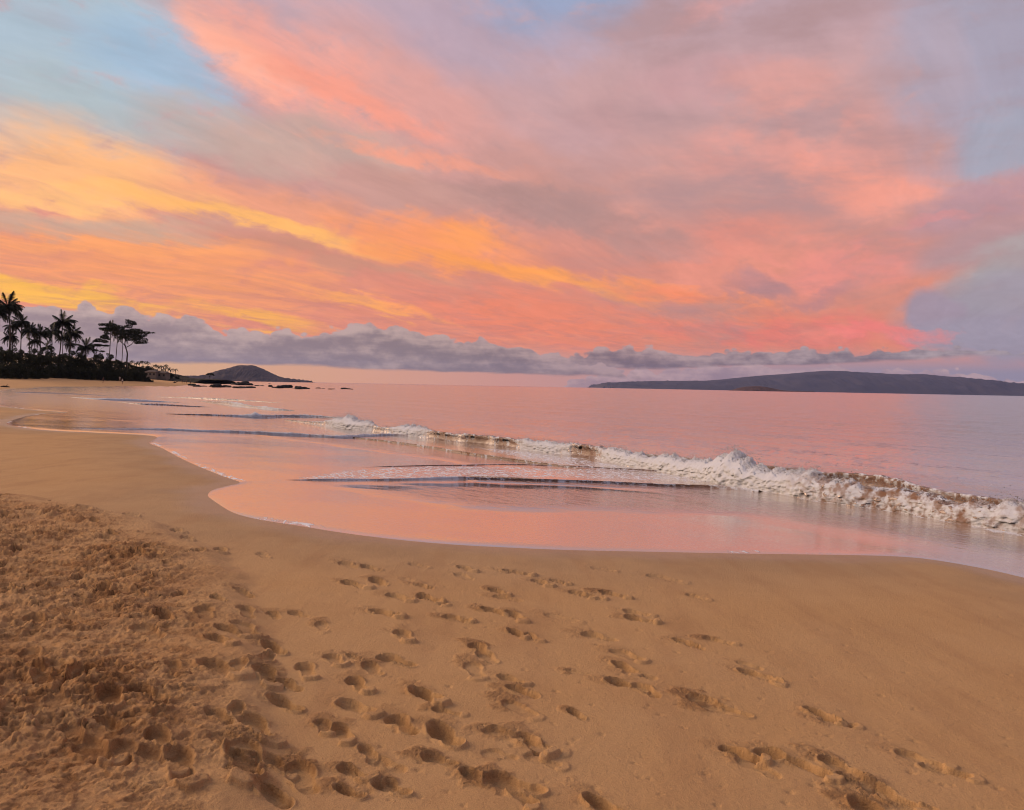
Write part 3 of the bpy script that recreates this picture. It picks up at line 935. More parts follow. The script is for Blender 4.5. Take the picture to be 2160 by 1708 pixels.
def water_mat(name, strip=False):
    m, nt, b, out = new_mat(name)
    geo = nt.node('ShaderNodeNewGeometry').outputs['Position']
    foam, murk = nt.attr('foam'), nt.attr('murk')
    roll = nt.math('MULTIPLY', murk, nt.attr('strip'))
    # along-shore coordinates for everything that follows the waves
    al = nt.mapping(geo, rot=(0, 0, -math.radians(31)), sc=(1, 1, 1))
    lace = nt.voronoi(nt.vmath('ADD', nt.mapping(al, sc=(5.5, 2.4, 5.5)), nt.vmath('SCALE', nt.noise(al, 3.0, 4, 0.6, color=True), scale=1.6)), 1.0, 'DISTANCE_TO_EDGE')
    fn = nt.noise(al, 4.0, 6, 0.65)
    fn2 = nt.noise(al, 16.0, 4, 0.7)
    lc = nt.smooth(lace, 0.16, 0.02)
    pat = nt.math('ADD', nt.math('ADD', nt.math('MULTIPLY', lc, 0.36), nt.math('MULTIPLY', fn, 0.8)), nt.math('MULTIPLY', fn2, 0.45))
    thr = nt.math('MULTIPLY_ADD', foam, -1.15, 1.42)
    fmask = nt.math('MULTIPLY', nt.smooth(pat, thr, nt.math('ADD', thr, 0.22)), nt.smooth(foam, 0.02, 0.12))
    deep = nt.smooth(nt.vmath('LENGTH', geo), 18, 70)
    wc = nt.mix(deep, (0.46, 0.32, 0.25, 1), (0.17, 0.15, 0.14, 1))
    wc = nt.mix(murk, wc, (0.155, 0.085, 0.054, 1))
    fc = nt.mix(nt.math('MULTIPLY', murk, nt.smooth(nt.noise(al, 5.0, 4, 0.6), 0.40, 0.62)), (0.90, 0.92, 0.95, 1), (0.34, 0.19, 0.115, 1))
    fc = nt.mix(nt.smooth(fn2, 0.3, 0.7, 0.0, 0.25), fc, nt.vmath('SCALE', fc, scale=0.72))
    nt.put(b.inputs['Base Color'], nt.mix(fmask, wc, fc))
    tr = nt.node('ShaderNodeBsdfTranslucent')
    nt.put(tr.inputs['Color'], fc)
    ms = nt.node('ShaderNodeMixShader')
    nt.put(ms.inputs[0], nt.math('MULTIPLY', fmask, 0.12))
    nt.l.new(b.outputs[0], ms.inputs[1])
    nt.l.new(tr.outputs[0], ms.inputs[2])
    tp = nt.node('ShaderNodeBsdfTransparent')
    hole_ = nt.math('MULTIPLY', nt.attr('rag'), nt.smooth(nt.noise(geo, 34.0, 3, 0.7), 0.50, 0.58))
    mh = nt.node('ShaderNodeMixShader')
    nt.put(mh.inputs[0], hole_)
    nt.l.new(ms.outputs[0], mh.inputs[1])
    nt.l.new(tp.outputs[0], mh.inputs[2])
    nt.l.new(mh.outputs[0], out.inputs[0])
    ro = nt.math('ADD', nt.math('ADD', nt.math('MULTIPLY', fmask, 0.65), nt.math('MULTIPLY_ADD', roll, 0.24, nt.math('MULTIPLY', murk, 0.08))), nt.math('MULTIPLY_ADD', deep, 0.14, 0.04))
    nt.put(b.inputs['Roughness'], ro)
    b.inputs['IOR'].default_value = 2.0
    nt.put(b.inputs['Specular IOR Level'], nt.math('MAXIMUM', nt.math('ADD', nt.math('MULTIPLY_ADD', fmask, -0.3, 0.5), nt.math('MULTIPLY', roll, -0.45)), 0.08))
    # ripples: long in the along-shore direction, short across
    r1 = nt.noise(nt.mapping(al, sc=(1.1, 0.45, 1)), 1.0, 6, 0.58)
    r2 = nt.noise(nt.mapping(al, sc=(5.0, 2.2, 5)), 1.0, 5, 0.6)
    r3 = nt.noise(nt.mapping(al, sc=(26, 12, 26)), 1.0, 3, 0.6)
    r0 = nt.noise(nt.mapping(al, sc=(0.13, 0.03, 1)), 1.0, 4, 0.6)
    rough_sea = nt.attr('open')
    h = nt.math('MULTIPLY', nt.math('ADD', nt.math('MULTIPLY', r1, 0.16), nt.math('ADD', nt.math('MULTIPLY', r2, 0.065), nt.math('MULTIPLY', r0, 0.36))), rough_sea)
    h = nt.math('ADD', h, nt.math('MULTIPLY', r3, 0.0034))
    h = nt.math('ADD', h, nt.math('MULTIPLY', nt.math('MULTIPLY', r2, murk), 0.030))
    h = nt.math('ADD', h, nt.math('MULTIPLY', nt.math('ADD', fmask, nt.math('MULTIPLY', fn2, fmask)), 0.006))
    bp = nt.node('ShaderNodeBump')
    bp.inputs['Strength'].default_value = 1.0
    bp.inputs['Distance'].default_value = 1.0
    nt.put(bp.inputs['Height'], h)
    # foam scatters light inside itself: it takes light as a soft mound, not as a hard facet
    nrm = nt.vmath('NORMALIZE', nt.vmath('ADD', bp.outputs[0], nt.vmath('SCALE', (0.0, 0.0, 1.0), scale=nt.math('MULTIPLY', fmask, 2.2))))
    nt.l.new(nrm, b.inputs['Normal'])
    nt.l.new(nrm, tr.inputs['Normal'])
    nt.l.new(bp.outputs[0], b.inputs['Coat Normal'])
    b.inputs['Coat IOR'].default_value = 2.2
    nt.put(b.inputs['Coat Weight'], nt.math('MULTIPLY', nt.math('SUBTRACT', 1.0, fmask), nt.math('MULTIPLY_ADD', roll, -0.8, 1.0)))
    nt.put(b.inputs['Coat Roughness'], ro)
    return m


m_water = water_mat('water')
opn = np.maximum(sstep(14.0, 24.0, wn_) * 0.8 + 0.2 * sstep(20, 90, wn_), 0.9 * sstep(24, 60, WY))
opn = np.maximum(opn, 0.35 * sstep(10.0, 12.5, wn_))
opn = np.maximum(opn, 0.32 * mk)
opn = np.maximum(opn, 0.03 * np.exp(-np.maximum(wesd, 0) / 0.35) * sstep(0.0, 0.5, fbm(WX * 0.5, WY * 0.5, 3, 341) + 0.25))
# triangles are only kept where there is water over the sand
keep = (wesd > -1.5)
R, C = WX.shape
ii = np.arange(R * C).reshape(R, C)
qk = keep[:-1, :-1] | keep[1:, :-1] | keep[:-1, 1:] | keep[1:, 1:]
q = np.stack((ii[:-1, :-1], ii[:-1, 1:], ii[1:, 1:], ii[1:, :-1]), -1)[qk]
used = np.unique(q)
remap = np.zeros(R * C, int)
remap[used] = np.arange(len(used))
co = np.stack((WX, WY, WZ), -1).reshape(-1, 3)[used]
sea = link('sea', quads_mesh('sea', co, remap[q], {'foam': fm.ravel()[used], 'murk': mk.ravel()[used], 'open': opn.ravel()[used]}), m_water, kind='structure')


# ------------------------------------------------------------------ waves: each one a sheet rolled along its own crest
def wave(name, base_px, keys, zoff=0.0, step=0.05, M=56, jag=1.0, back=3.2, seed=0, label=None):
    """keys: (px, height, broken 0..1, murk 0..1) along the foot line given in sight points."""
    if base_px[0][0] < base_px[-1][0]:
        base_px = base_px[::-1]
    foot = [ground_hit(px, py, surf) for px, py in base_px]
    kp = smooth_line([(px, *f) for (px, _), f in zip(base_px, foot)], 10)
    kp = np.array(kp)
    seg = np.hypot(np.diff(kp[:, 1]), np.diff(kp[:, 2]))
    S = np.concatenate(((0,), np.cumsum(seg)))
    N = max(int(S[-1] / step), 8)
    s = np.linspace(0, S[-1], N)
    PXs, FX, FY = (np.interp(s, S, kp[:, j]) for j in range(3))
    ks = sorted(keys)
    kx = [k_[0] for k_ in ks]
    H, B, MU = (np.interp(PXs, kx, [k_[j] for k_ in ks]) for j in (1, 2, 3))
    kk = max(3, int(1.2 / step)) | 1
    pad = kk // 2
    FX, FY = (np.convolve(np.pad(a, pad, mode='reflect', reflect_type='odd'), np.ones(kk) / kk, 'valid') for a in (FX, FY))
    tx, ty = np.gradient(FX), np.gradient(FY)
    ln = np.hypot(tx, ty)
    tx, ty = tx / ln, ty / ln
    # shoreward normal
    nx, ny = ty, -tx
    flip = 1.0 if -(nx * 0.3 + ny).sum() > 0 else -1.0
    nx, ny = nx * flip, ny * flip
    w1 = fbm(s * 0.9, s * 0 + seed, 4, 401 + seed)
    w2 = fbm(s * 2.7, s * 0 + seed + 3.1, 3, 411 + seed)
    H = H * (1 + (0.36 * w1 + 0.34 * w2) * (0.4 + 0.6 * B) * jag)
    u = np.linspace(0, 1, M)
    # clean face: gentle back, steep hollow front with a thrown lip
    pc_u = np.interp(u, (0, .30, .52, .62, .70, .80, .90, 1), (-back, -back * .42, -.62, -.30, -.16, -.42, -.34, .10))
    pc_z = np.interp(u, (0, .30, .52, .62, .70, .80, .90, 1), (-.10, .42, .96, 1.0, .90, .50, .12, -.16))
    # broken roll: fat bulging front
    pb_u = np.interp(u, (0, .25, .42, .55, .66, .78, .90, 1), (-back, -back * .42, -1.05, -.55, -.12, .16, .26, .20))
    pb_z = np.interp(u, (0, .25, .42, .55, .66, .78, .90, 1), (-.10, .40, .90, 1.0, .82, .50, .16, -.16))
    ker = np.ones(5) / 5
    sm = lambda a: np.concatenate((a[:2], np.convolve(a, ker, 'valid'), a[-2:]))
    pc_u, pc_z, pb_u, pb_z = map(sm, (pc_u, pc_z, pb_u, pb_z))
    Bm, Hm = B[:, None], H[:, None]
    U = (pc_u * (1 - Bm) + pb_u * Bm) * Hm
    Z = (pc_z * (1 - Bm) + pb_z * Bm) * Hm
    PX = FX[:, None] + nx[:, None] * U
    PY = FY[:, None] + ny[:, None] * U
    PZ = surf(PX, PY) + Z
    fr = sstep(.30, .52, u)[None, :] * sstep(1.02, .93, u)[None, :]
    pts = np.stack((PX, PY, PZ), -1).reshape(-1, 3)
    # foam lumps push the surface outwards
    du = np.gradient(U, axis=1)
    dz = np.gradient(Z, axis=1)
    dl = np.hypot(du, dz) + 1e-9
    on_u, on_z = -dz / dl * -1, du / dl
    q1 = fbm3(pts * np.array((3.6, 3.6, 4.4)), 6, 421 + seed, 0.66, True).reshape(U.shape)
    q2 = fbm3(pts * np.array((22, 22, 22)), 3, 431 + seed, 0.65).reshape(U.shape)
    q3 = fbm3(pts * np.array((9, 9, 13)), 4, 451 + seed, 0.65, True).reshape(U.shape)
    lump = (0.17 * q1 + 0.10 * q2 + 0.09 * q3) * Hm * fr * (0.06 + 0.94 * Bm) * jag
    PX = PX + nx[:, None] * lump * -on_u * -1
    PY = PY + ny[:, None] * lump * -on_u * -1
    PZ = PZ + np.abs(on_z) * lump + 0.30 * lump
    # veins of foam running over the clean face
    vein = fbm(s[:, None] * 2.2 + 0.9 * U / (Hm + .05), U * 1.5 + 0 * s[:, None], 4, 441 + seed, 0.6, True)
    cap = sstep(.50, .60, u)[None, :] * sstep(.84, .70, u)[None, :]
    foam = Bm * fr * 1.15 + (1 - Bm) * (0.75 * sstep(.45, .8, vein) * fr + 0.5 * cap * sstep(-.1, .5, vein))
    tip = sstep(.0, .42, 0.7 * q1 + 0.9 * q3)
    foam = foam * (1 - np.clip(MU[:, None] * 1.15, 0, 1) * (1 - tip) * 0.95)
    foam = np.clip(foam + 0.30 * (1 - fr) * sstep(0.1, 0.6, Bm) * sstep(.12, .3, u)[None, :], 0, 1.1)
    mur = np.clip(MU[:, None] * (0.75 + 0.6 * q1) + 0.25 * (1 - Bm), 0, 1) + 0 * U
    me = grid_mesh(name, PX, PY, PZ, {'foam': foam, 'murk': mur, 'open': 0.06 + 0 * U, 'strip': 1 + 0 * U, 'rag': (sstep(.40, .50, u) * sstep(.68, .58, u))[None, :] * Bm + 0 * U})
    o = link(name, me, m_water, kind='structure')
    if label:
        o['label'] = label
    crest = np.stack((PX, PY, PZ), -1)[:, int(M * .56)]
    return crest, H, B, MU, nx, ny


MAIN_PX = [(2700, 1222), (2500, 1186), (2300, 1149), (2160, 1124), (2060, 1111), (1980, 1096), (1900, 1080), (1820, 1069), (1750, 1060), (1680, 1047), (1620, 1036), (1560, 1027), (1500, 1016),
           (1440, 1003), (1380, 991), (1300, 977), (1240, 966), (1180, 957), (1100, 948), (1040, 940), (1000, 936), (940, 930), (900, 924), (860, 919), (820, 915), (780, 910), (740, 906), (700, 901),
           (650, 893), (600, 886)]
MAIN = [(2700, .44, 1, .5), (2300, .42, 1, .55), (2160, .40, .95, .6), (2110, .46, .9, .55), (2060, .38, .85, .8), (1990, .30, .8, .95), (1940, .38, .95, .8), (1880, .42, .8, 1), (1830, .34, .85, .9), (1780, .44, .95, .75), (1730, .40, .9, .8),
        (1690, .48, 1, .4), (1640, .50, 1, .10), (1590, .44, 1, 0), (1555, .56, 1, 0), (1525, .66, 1, 0), (1495, .52, 1, 0), (1450, .38, .95, .05), (1400, .40, 1, 0), (1350, .32, .9, .1), (1310, .36, 1, 0), (1275, .38, .9, .1),
        (1256, .40, .35, .5), (1236, .42, .0, .8), (1210, .40, .05, .7), (1195, .36, .6, .2), (1160, .32, .95, .0), (1130, .34, .9, .05), (1100, .34, .75, .2), (1078, .36, .1, .7), (1050, .36, .0, .8), (1034, .36, .35, .4), (1014, .34, .0, .8), (985, .36, .05, .8), (968, .36, .35, .4),
        (945, .32, .05, .8), (915, .34, .05, .8), (895, .36, .5, .3), (870, .40, 1, 0), (845, .42, 1, 0), (818, .30, .5, .4), (795, .28, .3, .6), (770, .38, .9, .1), (730, .54, 1, 0), (705, .46, .9, .1), (680, .24, .4, .3), (650, .12, .2, .4), (600, .04, 0, .3)]
crest_main = wave('breaking_wave', MAIN_PX, MAIN, 0.0, 0.045, 72, 1.0, 2.6, 1, 'long breaking wave with white and sandy brown foam')
wave('breaking_wave', [(1240, 955), (1380, 974), (1500, 991), (1640, 1010), (1760, 1021), (1836, 1031), (1925, 1049), (2085, 1080), (2300, 1122), (2500, 1160)],
     [(1240, .0, 0, .6), (1330, .20, 0, .7), (1450, .26, 0, .7), (1560, .30, 0, .8), (1640, .32, .1, .8), (1740, .26, .1, .8), (1836, .36, .15, .8), (1900, .30, .2, .8), (1990, .24, .15, .7), (2085, .30, .2, .8), (2200, .26, .2, .7), (2500, .3, .2, .7)],
     0.0, 0.06, 40, 0.8, 4.5, 12, 'dark brown shoulder of water rising behind the breaking wave')
# second, older bore creeping up the sand
wave('swash_wave', [(600, 1012), (660, 1013), (800, 1013), (960, 1010), (1050, 1012), (1150, 1015), (1300, 1020), (1440, 1026), (1520, 1030), (1600, 1038)],
     [(600, .0, .4, .4), (660, .022, .5, .5), (740, .034, .7, .35), (800, .030, .5, .6), (870, .040, .75, .3), (940, .050, .95, .1), (975, .05, .5, .6), (1020, .045, .15, .9), (1150, .05, .3, .9), (1300, .05, .2, .9), (1470, .055, .3, .9), (1520, .07, .6, .6), (1600, .05, 1, .3)],
     0.12, 0.03, 28, 1.0, 6.0, 2, 'low foamy bore running up the wet sand')
wave('swash_wave', [(760, 986), (850, 983), (1000, 981), (1130, 981), (1250, 986), (1400, 994), (1480, 1002)],
     [(760, .0, 0, 1), (850, .014, .1, 1), (1000, .020, .1, 1), (1130, .018, .2, 1), (1300, .025, .4, .8), (1400, .03, .4, .8), (1480, .01, 0, 1)], 0.10, 0.04, 20, 0.8, 7.0, 3, 'thin dark ridge of water behind the low bore')
wave('swash_wave', [(140, 903), (230, 905), (330, 906), (430, 910), (520, 913), (600, 917), (660, 920), (722, 924), (770, 921), (815, 918), (870, 920), (930, 925)],
     [(140, .0, .6, .2), (230, .02, .85, .2), (330, .045, .9, .25), (430, .065, 1, .15), (520, .07, .7, .5), (600, .085, 1, .2), (660, .08, .7, .5), (720, .10, .95, .3), (770, .10, .95, .3), (850, .06, .7, .5), (930, .02, .3, .7)],
     0.10, 0.05, 28, 1.2, 5.0, 4, 'foam line lapping over brown wet sand')
wave('swash_wave', [(700, 918), (778, 927), (880, 941), (1000, 961), (1080, 972), (1175, 983), (1240, 990)],
     [(700, .0, 0, 1), (778, .05, 0, 1), (880, .07, 0, 1), (1000, .085, .1, 1), (1080, .08, .1, 1), (1175, .05, 0, 1), (1240, .0, 0, 1)], 0.06, 0.05, 20, 0.8, 5.0, 5, 'brown lip of the backwash')
wave('small_wave', [(420, 846), (470, 853), (520, 859), (570, 864), (620, 866)],
     [(420, .03, 0, .4), (455, .20, .2, .5), (475, .34, .35, .4), (500, .30, .7, .2), (530, .18, .4, .4), (560, .22, .8, .2), (620, .03, .4, .3)], 0.0, 0.10, 40, 0.9, 4.0, 6, 'small curling wave beyond the main breaker')
wave('small_wave', [(350, 873), (430, 876), (500, 879), (550, 882), (600, 880), (690, 881), (740, 884)],
     [(350, .02, 0, .5), (430, .08, .3, .6), (480, .10, .6, .4), (515, .16, .8, .2), (540, .30, 1, .1), (565, .20, .6, .4), (610, .16, .4, .4), (650, .18, .7, .2), (690, .10, .5, .3), (740, .02, .2, .4)], 0.0, 0.09, 40, 0.9, 4.0, 7, 'small wave with a white breaking middle')
wave('small_wave', [(250, 848), (297, 853), (340, 855), (417, 858), (450, 859)], [(250, .02, 0, .5), (300, .10, .4, .5), (340, .15, .5, .5), (417, .07, .2, .6), (450, .0, 0, .5)], 0.05, 0.12, 24, 0.8, 4.0, 8, 'dark low wave on the far swash')
wave('small_wave', [(150, 838), (214, 843), (270, 846), (327, 848), (380, 849)], [(150, .02, .4, .3), (214, .14, .9, .1), (270, .24, 1, .05), (327, .16, .9, .1), (380, .02, .3, .3)], 0.05, 0.12, 24, 0.8, 4.0, 9, 'white foam line of a spent wave on the far swash')
wave('small_wave', [(330, 837), (400, 840), (450, 843), (520, 846), (600, 850)], [(330, .02, 0, .3), (400, .16, .1, .3), (450, .22, .2, .3), (520, .14, .1, .3), (600, .0, 0, .3)], 0.0, 0.12, 24, 0.8, 4.0, 10, 'low unbroken swell lifting in the bay')
wave('small_wave', [(30, 828), (70, 829), (130, 831), (190, 833), (240, 834)], [(30, .02, 0, .4), (70, .14, 0, .5), (130, .16, 0, .5), (190, .1, 0, .4), (240, .0, 0, .4)], 0.15, 0.12, 24, 0.8, 4.0, 11, 'dark ripple line close to the far beach')

# spray thrown up along the main wave
cr, cH, cB, cM, cnx, cny = crest_main
rs = np.random.default_rng(3)
sel = rs.choice(len(cr), 9000, p=(cB * cH) / (cB * cH).sum())
jit = rs.normal(0, 1, (9000, 3))
rad = rs.uniform(0.003, 0.012, 9000)
up = np.abs(rs.normal(0, 0.075, 9000)) * (cH[sel] / 0.5)
cen = cr[sel] + jit * np.array((0.13, 0.13, 0.03)) + np.stack((0 * up, 0 * up, up - 0.02), 1)
tet = np.array(((1, 1, 1), (1, -1, -1), (-1, 1, -1), (-1, -1, 1)), float)
co = (cen[:, None, :] + tet[None] * rad[:, None, None] * 0.7).reshape(-1, 3)
tri = np.array(((0, 1, 2), (0, 3, 1), (0, 2, 3), (1, 3, 2)))
fa = (np.arange(9000)[:, None, None] * 4 + tri[None]).reshape(-1, 3)
one = np.ones(len(co))
link('sea_spray', quads_mesh('sea_spray', co, fa, {'foam': one, 'murk': np.repeat(cM[sel], 4) * .7, 'open': 0 * one}, False), m_water, kind='stuff', label='white spray thrown up along the breaking wave')

# ------------------------------------------------------------------ plain materials
def plain(name, col, rough=0.8, var=0.3, scale=3.0, bump=0.0):
    m, nt, b, _ = new_mat(name)
    p = nt.node('ShaderNodeTexCoord').outputs['Object']
    n = nt.noise(p, scale, 5, 0.6)
    c = tuple(col) + (1,)
    d = tuple(v * (1 - var) for v in col) + (1,)
    e = tuple(min(1, v * (1 + var)) for v in col) + (1,)
    nt.put(b.inputs['Base Color'], nt.ramp(n, [(0.25, d), (0.5, c), (0.75, e)], 'LINEAR'))
    b.inputs['Roughness'].default_value = rough
    b.inputs['Specular IOR Level'].default_value = 0.2
    if bump:
        bp = nt.node('ShaderNodeBump')
        bp.inputs['Distance'].default_value = bump
        nt.put(bp.inputs['Height'], n)
        nt.l.new(bp.outputs[0], b.inputs['Normal'])
    return m


m_leaf = plain('dark foliage', (0.024, 0.030, 0.014), 0.7, 0.5, 0.6)
m_frond = plain('palm frond', (0.022, 0.027, 0.013), 0.6, 0.4, 0.8)
m_bark = plain('palm bark', (0.045, 0.034, 0.026), 0.9, 0.4, 3.0)
m_lava = plain('lava rock', (0.022, 0.019, 0.019), 0.75, 0.5, 2.0)
m_hill = plain('dry scrub hillside', (0.060, 0.042, 0.036), 0.95, 0.55, 0.012)
m_isle = plain('far dry hills', (0.050, 0.040, 0.040), 0.95, 0.45, 0.0016)
m_islet = plain('islet rock', (0.085, 0.045, 0.035), 0.95, 0.5, 0.02)
m_head = plain('headland scrub', (0.030, 0.028, 0.018), 0.95, 0.6, 0.12)
m_wall = plain('house wall', (0.20, 0.17, 0.14), 0.8, 0.1, 0.5)
m_roof = plain('house roof', (0.10, 0.075, 0.06), 0.8, 0.2, 1.0)
m_pane = plain('window pane', (0.03, 0.035, 0.04), 0.1, 0.1, 1.0)
m_wood = plain('driftwood', (0.05, 0.035, 0.025), 0.9, 0.4, 6.0)
m_skin = plain('skin', (0.30, 0.17, 0.11), 0.6, 0.05, 5.0)


def tag(o, label, cat, group=None):
    o['label'] = label
    o['category'] = cat
    if group:
        o['group'] = group
    return o


def empty(name, loc, label=None, cat=None, group=None):
    o = bpy.data.objects.new(name, None)
    COL.objects.link(o)
    o.location = loc
    o.empty_display_size = 0.3
    if label:
        tag(o, label, cat, group)
    return o


def tube(pts, radii, sides=7):
    """Tapered tube along a line: points and faces."""
    pts = [Vector(p) for p in pts]
    V, F = [], []
    for i, p in enumerate(pts):
        d = (pts[min(i + 1, len(pts) - 1)] - pts[max(i - 1, 0)]).normalized()
        a = d.orthogonal().normalized() if i == 0 else (a - d * a.dot(d)).normalized()
        b = d.cross(a)
        for k in range(sides):
            t = 2 * math.pi * k / sides
            V.append(p + (a * math.cos(t) + b * math.sin(t)) * radii[i])
    for i in range(len(pts) - 1):
        for k in range(sides):
            k2 = (k + 1) % sides
            F.append((i * sides + k, i * sides + k2, (i + 1) * sides + k2, (i + 1) * sides + k))
    F.append(tuple(range(sides - 1, -1, -1)))
    F.append(tuple((len(pts) - 1) * sides + k for k in range(sides)))
    return V, F


def pymesh(name, parts, smooth=True):
    V, F = [], []
    for v, f in parts:
        o = len(V)
        V += [tuple(x) for x in v]
        F += [tuple(i + o for i in g) for g in f]
    me = bpy.data.meshes.new(name)
    me.from_pydata(V, [], F)
    me.update()
    if smooth:
        me.polygons.foreach_set('use_smooth', np.ones(len(me.polygons), bool))
    return me


# ------------------------------------------------------------------ far land
def ridge_mesh(name, prof, dist, depth, fade=0.0, rough=0.06, ncol=260, nrow=26, seed=0, base=-6.0):
    """Land seen across the water. prof: (sight px, py of its skyline); real width and height at its distance."""
    xs, hs = [], []
    for px, py in prof:
        p = at(px, py, dist)
        xs.append(p.x)
        hs.append(p.z)
    X1 = np.linspace(xs[0], xs[-1], ncol)
    H1 = np.interp(X1, xs, hs)
    v = np.linspace(-1, 1, nrow)
    X, V = np.meshgrid(X1, v)
    H = np.broadcast_to(H1, X.shape)
    sc = depth / 5
    shape = np.clip(1 - np.abs(V) ** 1.6, 0, 1)
    g = fbm(X / sc, V * depth / sc, 5, 501 + seed, 0.55, True)
    Y = dist + V * depth + 0.12 * depth * fbm(X / (sc * 1.5), V * 2, 3, 511 + seed)
    Z = H * shape + (g - 0.35) * rough * max(hs) * shape * (1 - shape) * 4
    Z = np.where(shape <= 0.001, base, Z)
    me = grid_mesh(name, X, Y, Z)
    return me


def z6(x, y):
    return ((1700 + x * .5981) * .7219, (1000 + y * .5981) * .7219)


isle = [(82, 224), (83, 208), (95, 202), (150, 196), (220, 194), (300, 190), (420, 188), (520, 188.5), (620, 187), (700, 180), (800, 169), (900, 160), (1000, 154), (1100, 145), (1180, 139),
        (1270, 140), (1340, 145), (1400, 148), (1430, 150), (1540, 156), (1610, 155), (1660, 154), (1690, 160), (1800, 170), (1900, 182), (2000, 196), (2100, 211), (2160, 216), (2300, 230), (2500, 246), (2700, 262), (2800, 268)]
link('hills', ridge_mesh('hills', [z6(*p) for p in isle], 16500, 2600, rough=0.26, ncol=420, nrow=40, seed=1), m_isle, kind='structure',
     label='long low blue island across the water')
islet = [(745, 237), (762, 228), (775, 221), (800, 216), (840, 214), (870, 214), (890, 216), (920, 222), (960, 232), (1000, 237), (1100, 239)]
link('islet', ridge_mesh('islet', [z6(*p) for p in islet], 5200, 160, rough=0.22, ncol=120, nrow=18, seed=2), m_islet)
tag(bpy.data.objects['islet'], 'small reddish brown islet low in front of the long island', 'islet')


def z2(x, y):
    return (180.5 + .26737 * x, 750.8 + .26737 * y)


cone = [(560, 190), (640, 178), (760, 166), (860, 160), (930, 158), (1000, 154), (1030, 140), (1080, 112), (1130, 98), (1180, 82), (1205, 73), (1240, 71), (1280, 73), (1310, 71), (1335, 77), (1380, 95), (1420, 118), (1470, 150),
        (1510, 168), (1545, 174), (1590, 182), (1640, 188), (1680, 190), (1700, 197), (1716, 205)]
link('hill', ridge_mesh('hill', [z2(*p) for p in cone], 5200, 330, rough=0.26, ncol=300, nrow=40, seed=3), m_hill, kind='structure',
     label='dark cinder cone hill on the far shore')


def z1(x, y):
    return (x * .17381, 606.4 + .17381 * y)


# low headland behind the grove
head = [(1200, 1040), (1450, 1000), (1600, 985), (1700, 985), (1800, 985), (1900, 1012), (2000, 1028), (2080, 1050), (2160, 1085), (2260, 1096), (2400, 1104), (2560, 1112), (2650, 1122)]
link('headland', ridge_mesh('headland', [z1(*p) for p in head], 520, 46, rough=0.25, ncol=200, nrow=24, seed=4, base=-1.5), m_head, kind='structure', label='low dark headland behind the palm grove')


# ------------------------------------------------------------------ leaves and fronds
def leaf_cloud(name, clumps, n, size, seed, core=True, flat=0.5):
    """Leaf-sized faces spread through clumps: (x, y, z, rx, ry, rz)."""
    r = np.random.default_rng(seed)
    c = np.array(clumps, float)
    vol = (c[:, 3] * c[:, 4] * c[:, 5]) ** (2 / 3)
    k = r.choice(len(c), n, p=vol / vol.sum())
    d = r.normal(0, 1, (n, 3))
    d /= np.linalg.norm(d, axis=1)[:, None]
    rad = r.uniform(0.25, 1.0, n) ** 0.45 * (1 + 0.22 * fbm3(d * 2.2 + k[:, None] * 5.0, 3, seed))
    P = c[k, :3] + d * rad[:, None] * c[k, 3:]
    a = r.normal(0, 1, (n, 3)) * np.array((1, 1, flat))
    a /= np.linalg.norm(a, axis=1)[:, None]
    b = np.cross(a, r.normal(0, 1, (n, 3)))
    b /= np.linalg.norm(b, axis=1)[:, None]
    s = size * r.uniform(0.5, 1.3, n)[:, None]
    co = np.stack((P - a * s, P + b * s * .45, P + a * s, P - b * s * .45), 1).reshape(-1, 3)
    q = np.arange(n * 4).reshape(n, 4)
    return quads_mesh(name, co, q, None, False)


def frond_mesh(name, L, rise, droop, seed):
    r = random.Random(seed)
    N = 15
    mid, parts = [], []
    for i in range(N + 1):
        t = i / N
        mid.append(Vector((L * t * (1 - 0.16 * t * droop), 0, L * (rise * t - droop * 0.62 * t * t))))
    parts.append(tube(mid, [0.05 * (1 - 0.85 * i / N) for i in range(N + 1)], 3))
    V, F = [], []
    for i in range(1, N + 1):
        for half in (0.0, 0.5):
            t = (i - half) / N
            p = mid[i - 1].lerp(mid[i], 1 - half)
            ll = L * 0.30 * (math.sin(math.pi * min(1, 0.16 + 0.84 * t)) ** 0.6) * r.uniform(.85, 1.1) + 0.08
            for s in (-1, 1):
                tip = p + Vector((ll * 0.55, s * ll * 0.62, -ll * r.uniform(0.45, 0.8)))
                w = 0.10
                o = len(V)
                V += [p - Vector((w, 0, 0)), p + Vector((w, 0, 0)), tip]
                F.append((o, o + 1, o + 2))
    parts.append((V, F))
    return pymesh(name, parts, False)


FR = [frond_mesh('frond', 3.3, 0.75, 0.55, 1), frond_mesh('frond', 3.9, 0.60, 1.15, 2), frond_mesh('frond', 3.9, 0.30, 1.35, 3), frond_mesh('frond', 3.4, -0.15, 1.25, 4)]
FRM = [m_frond] * 4
for me in FR:
    me.materials.append(m_frond)


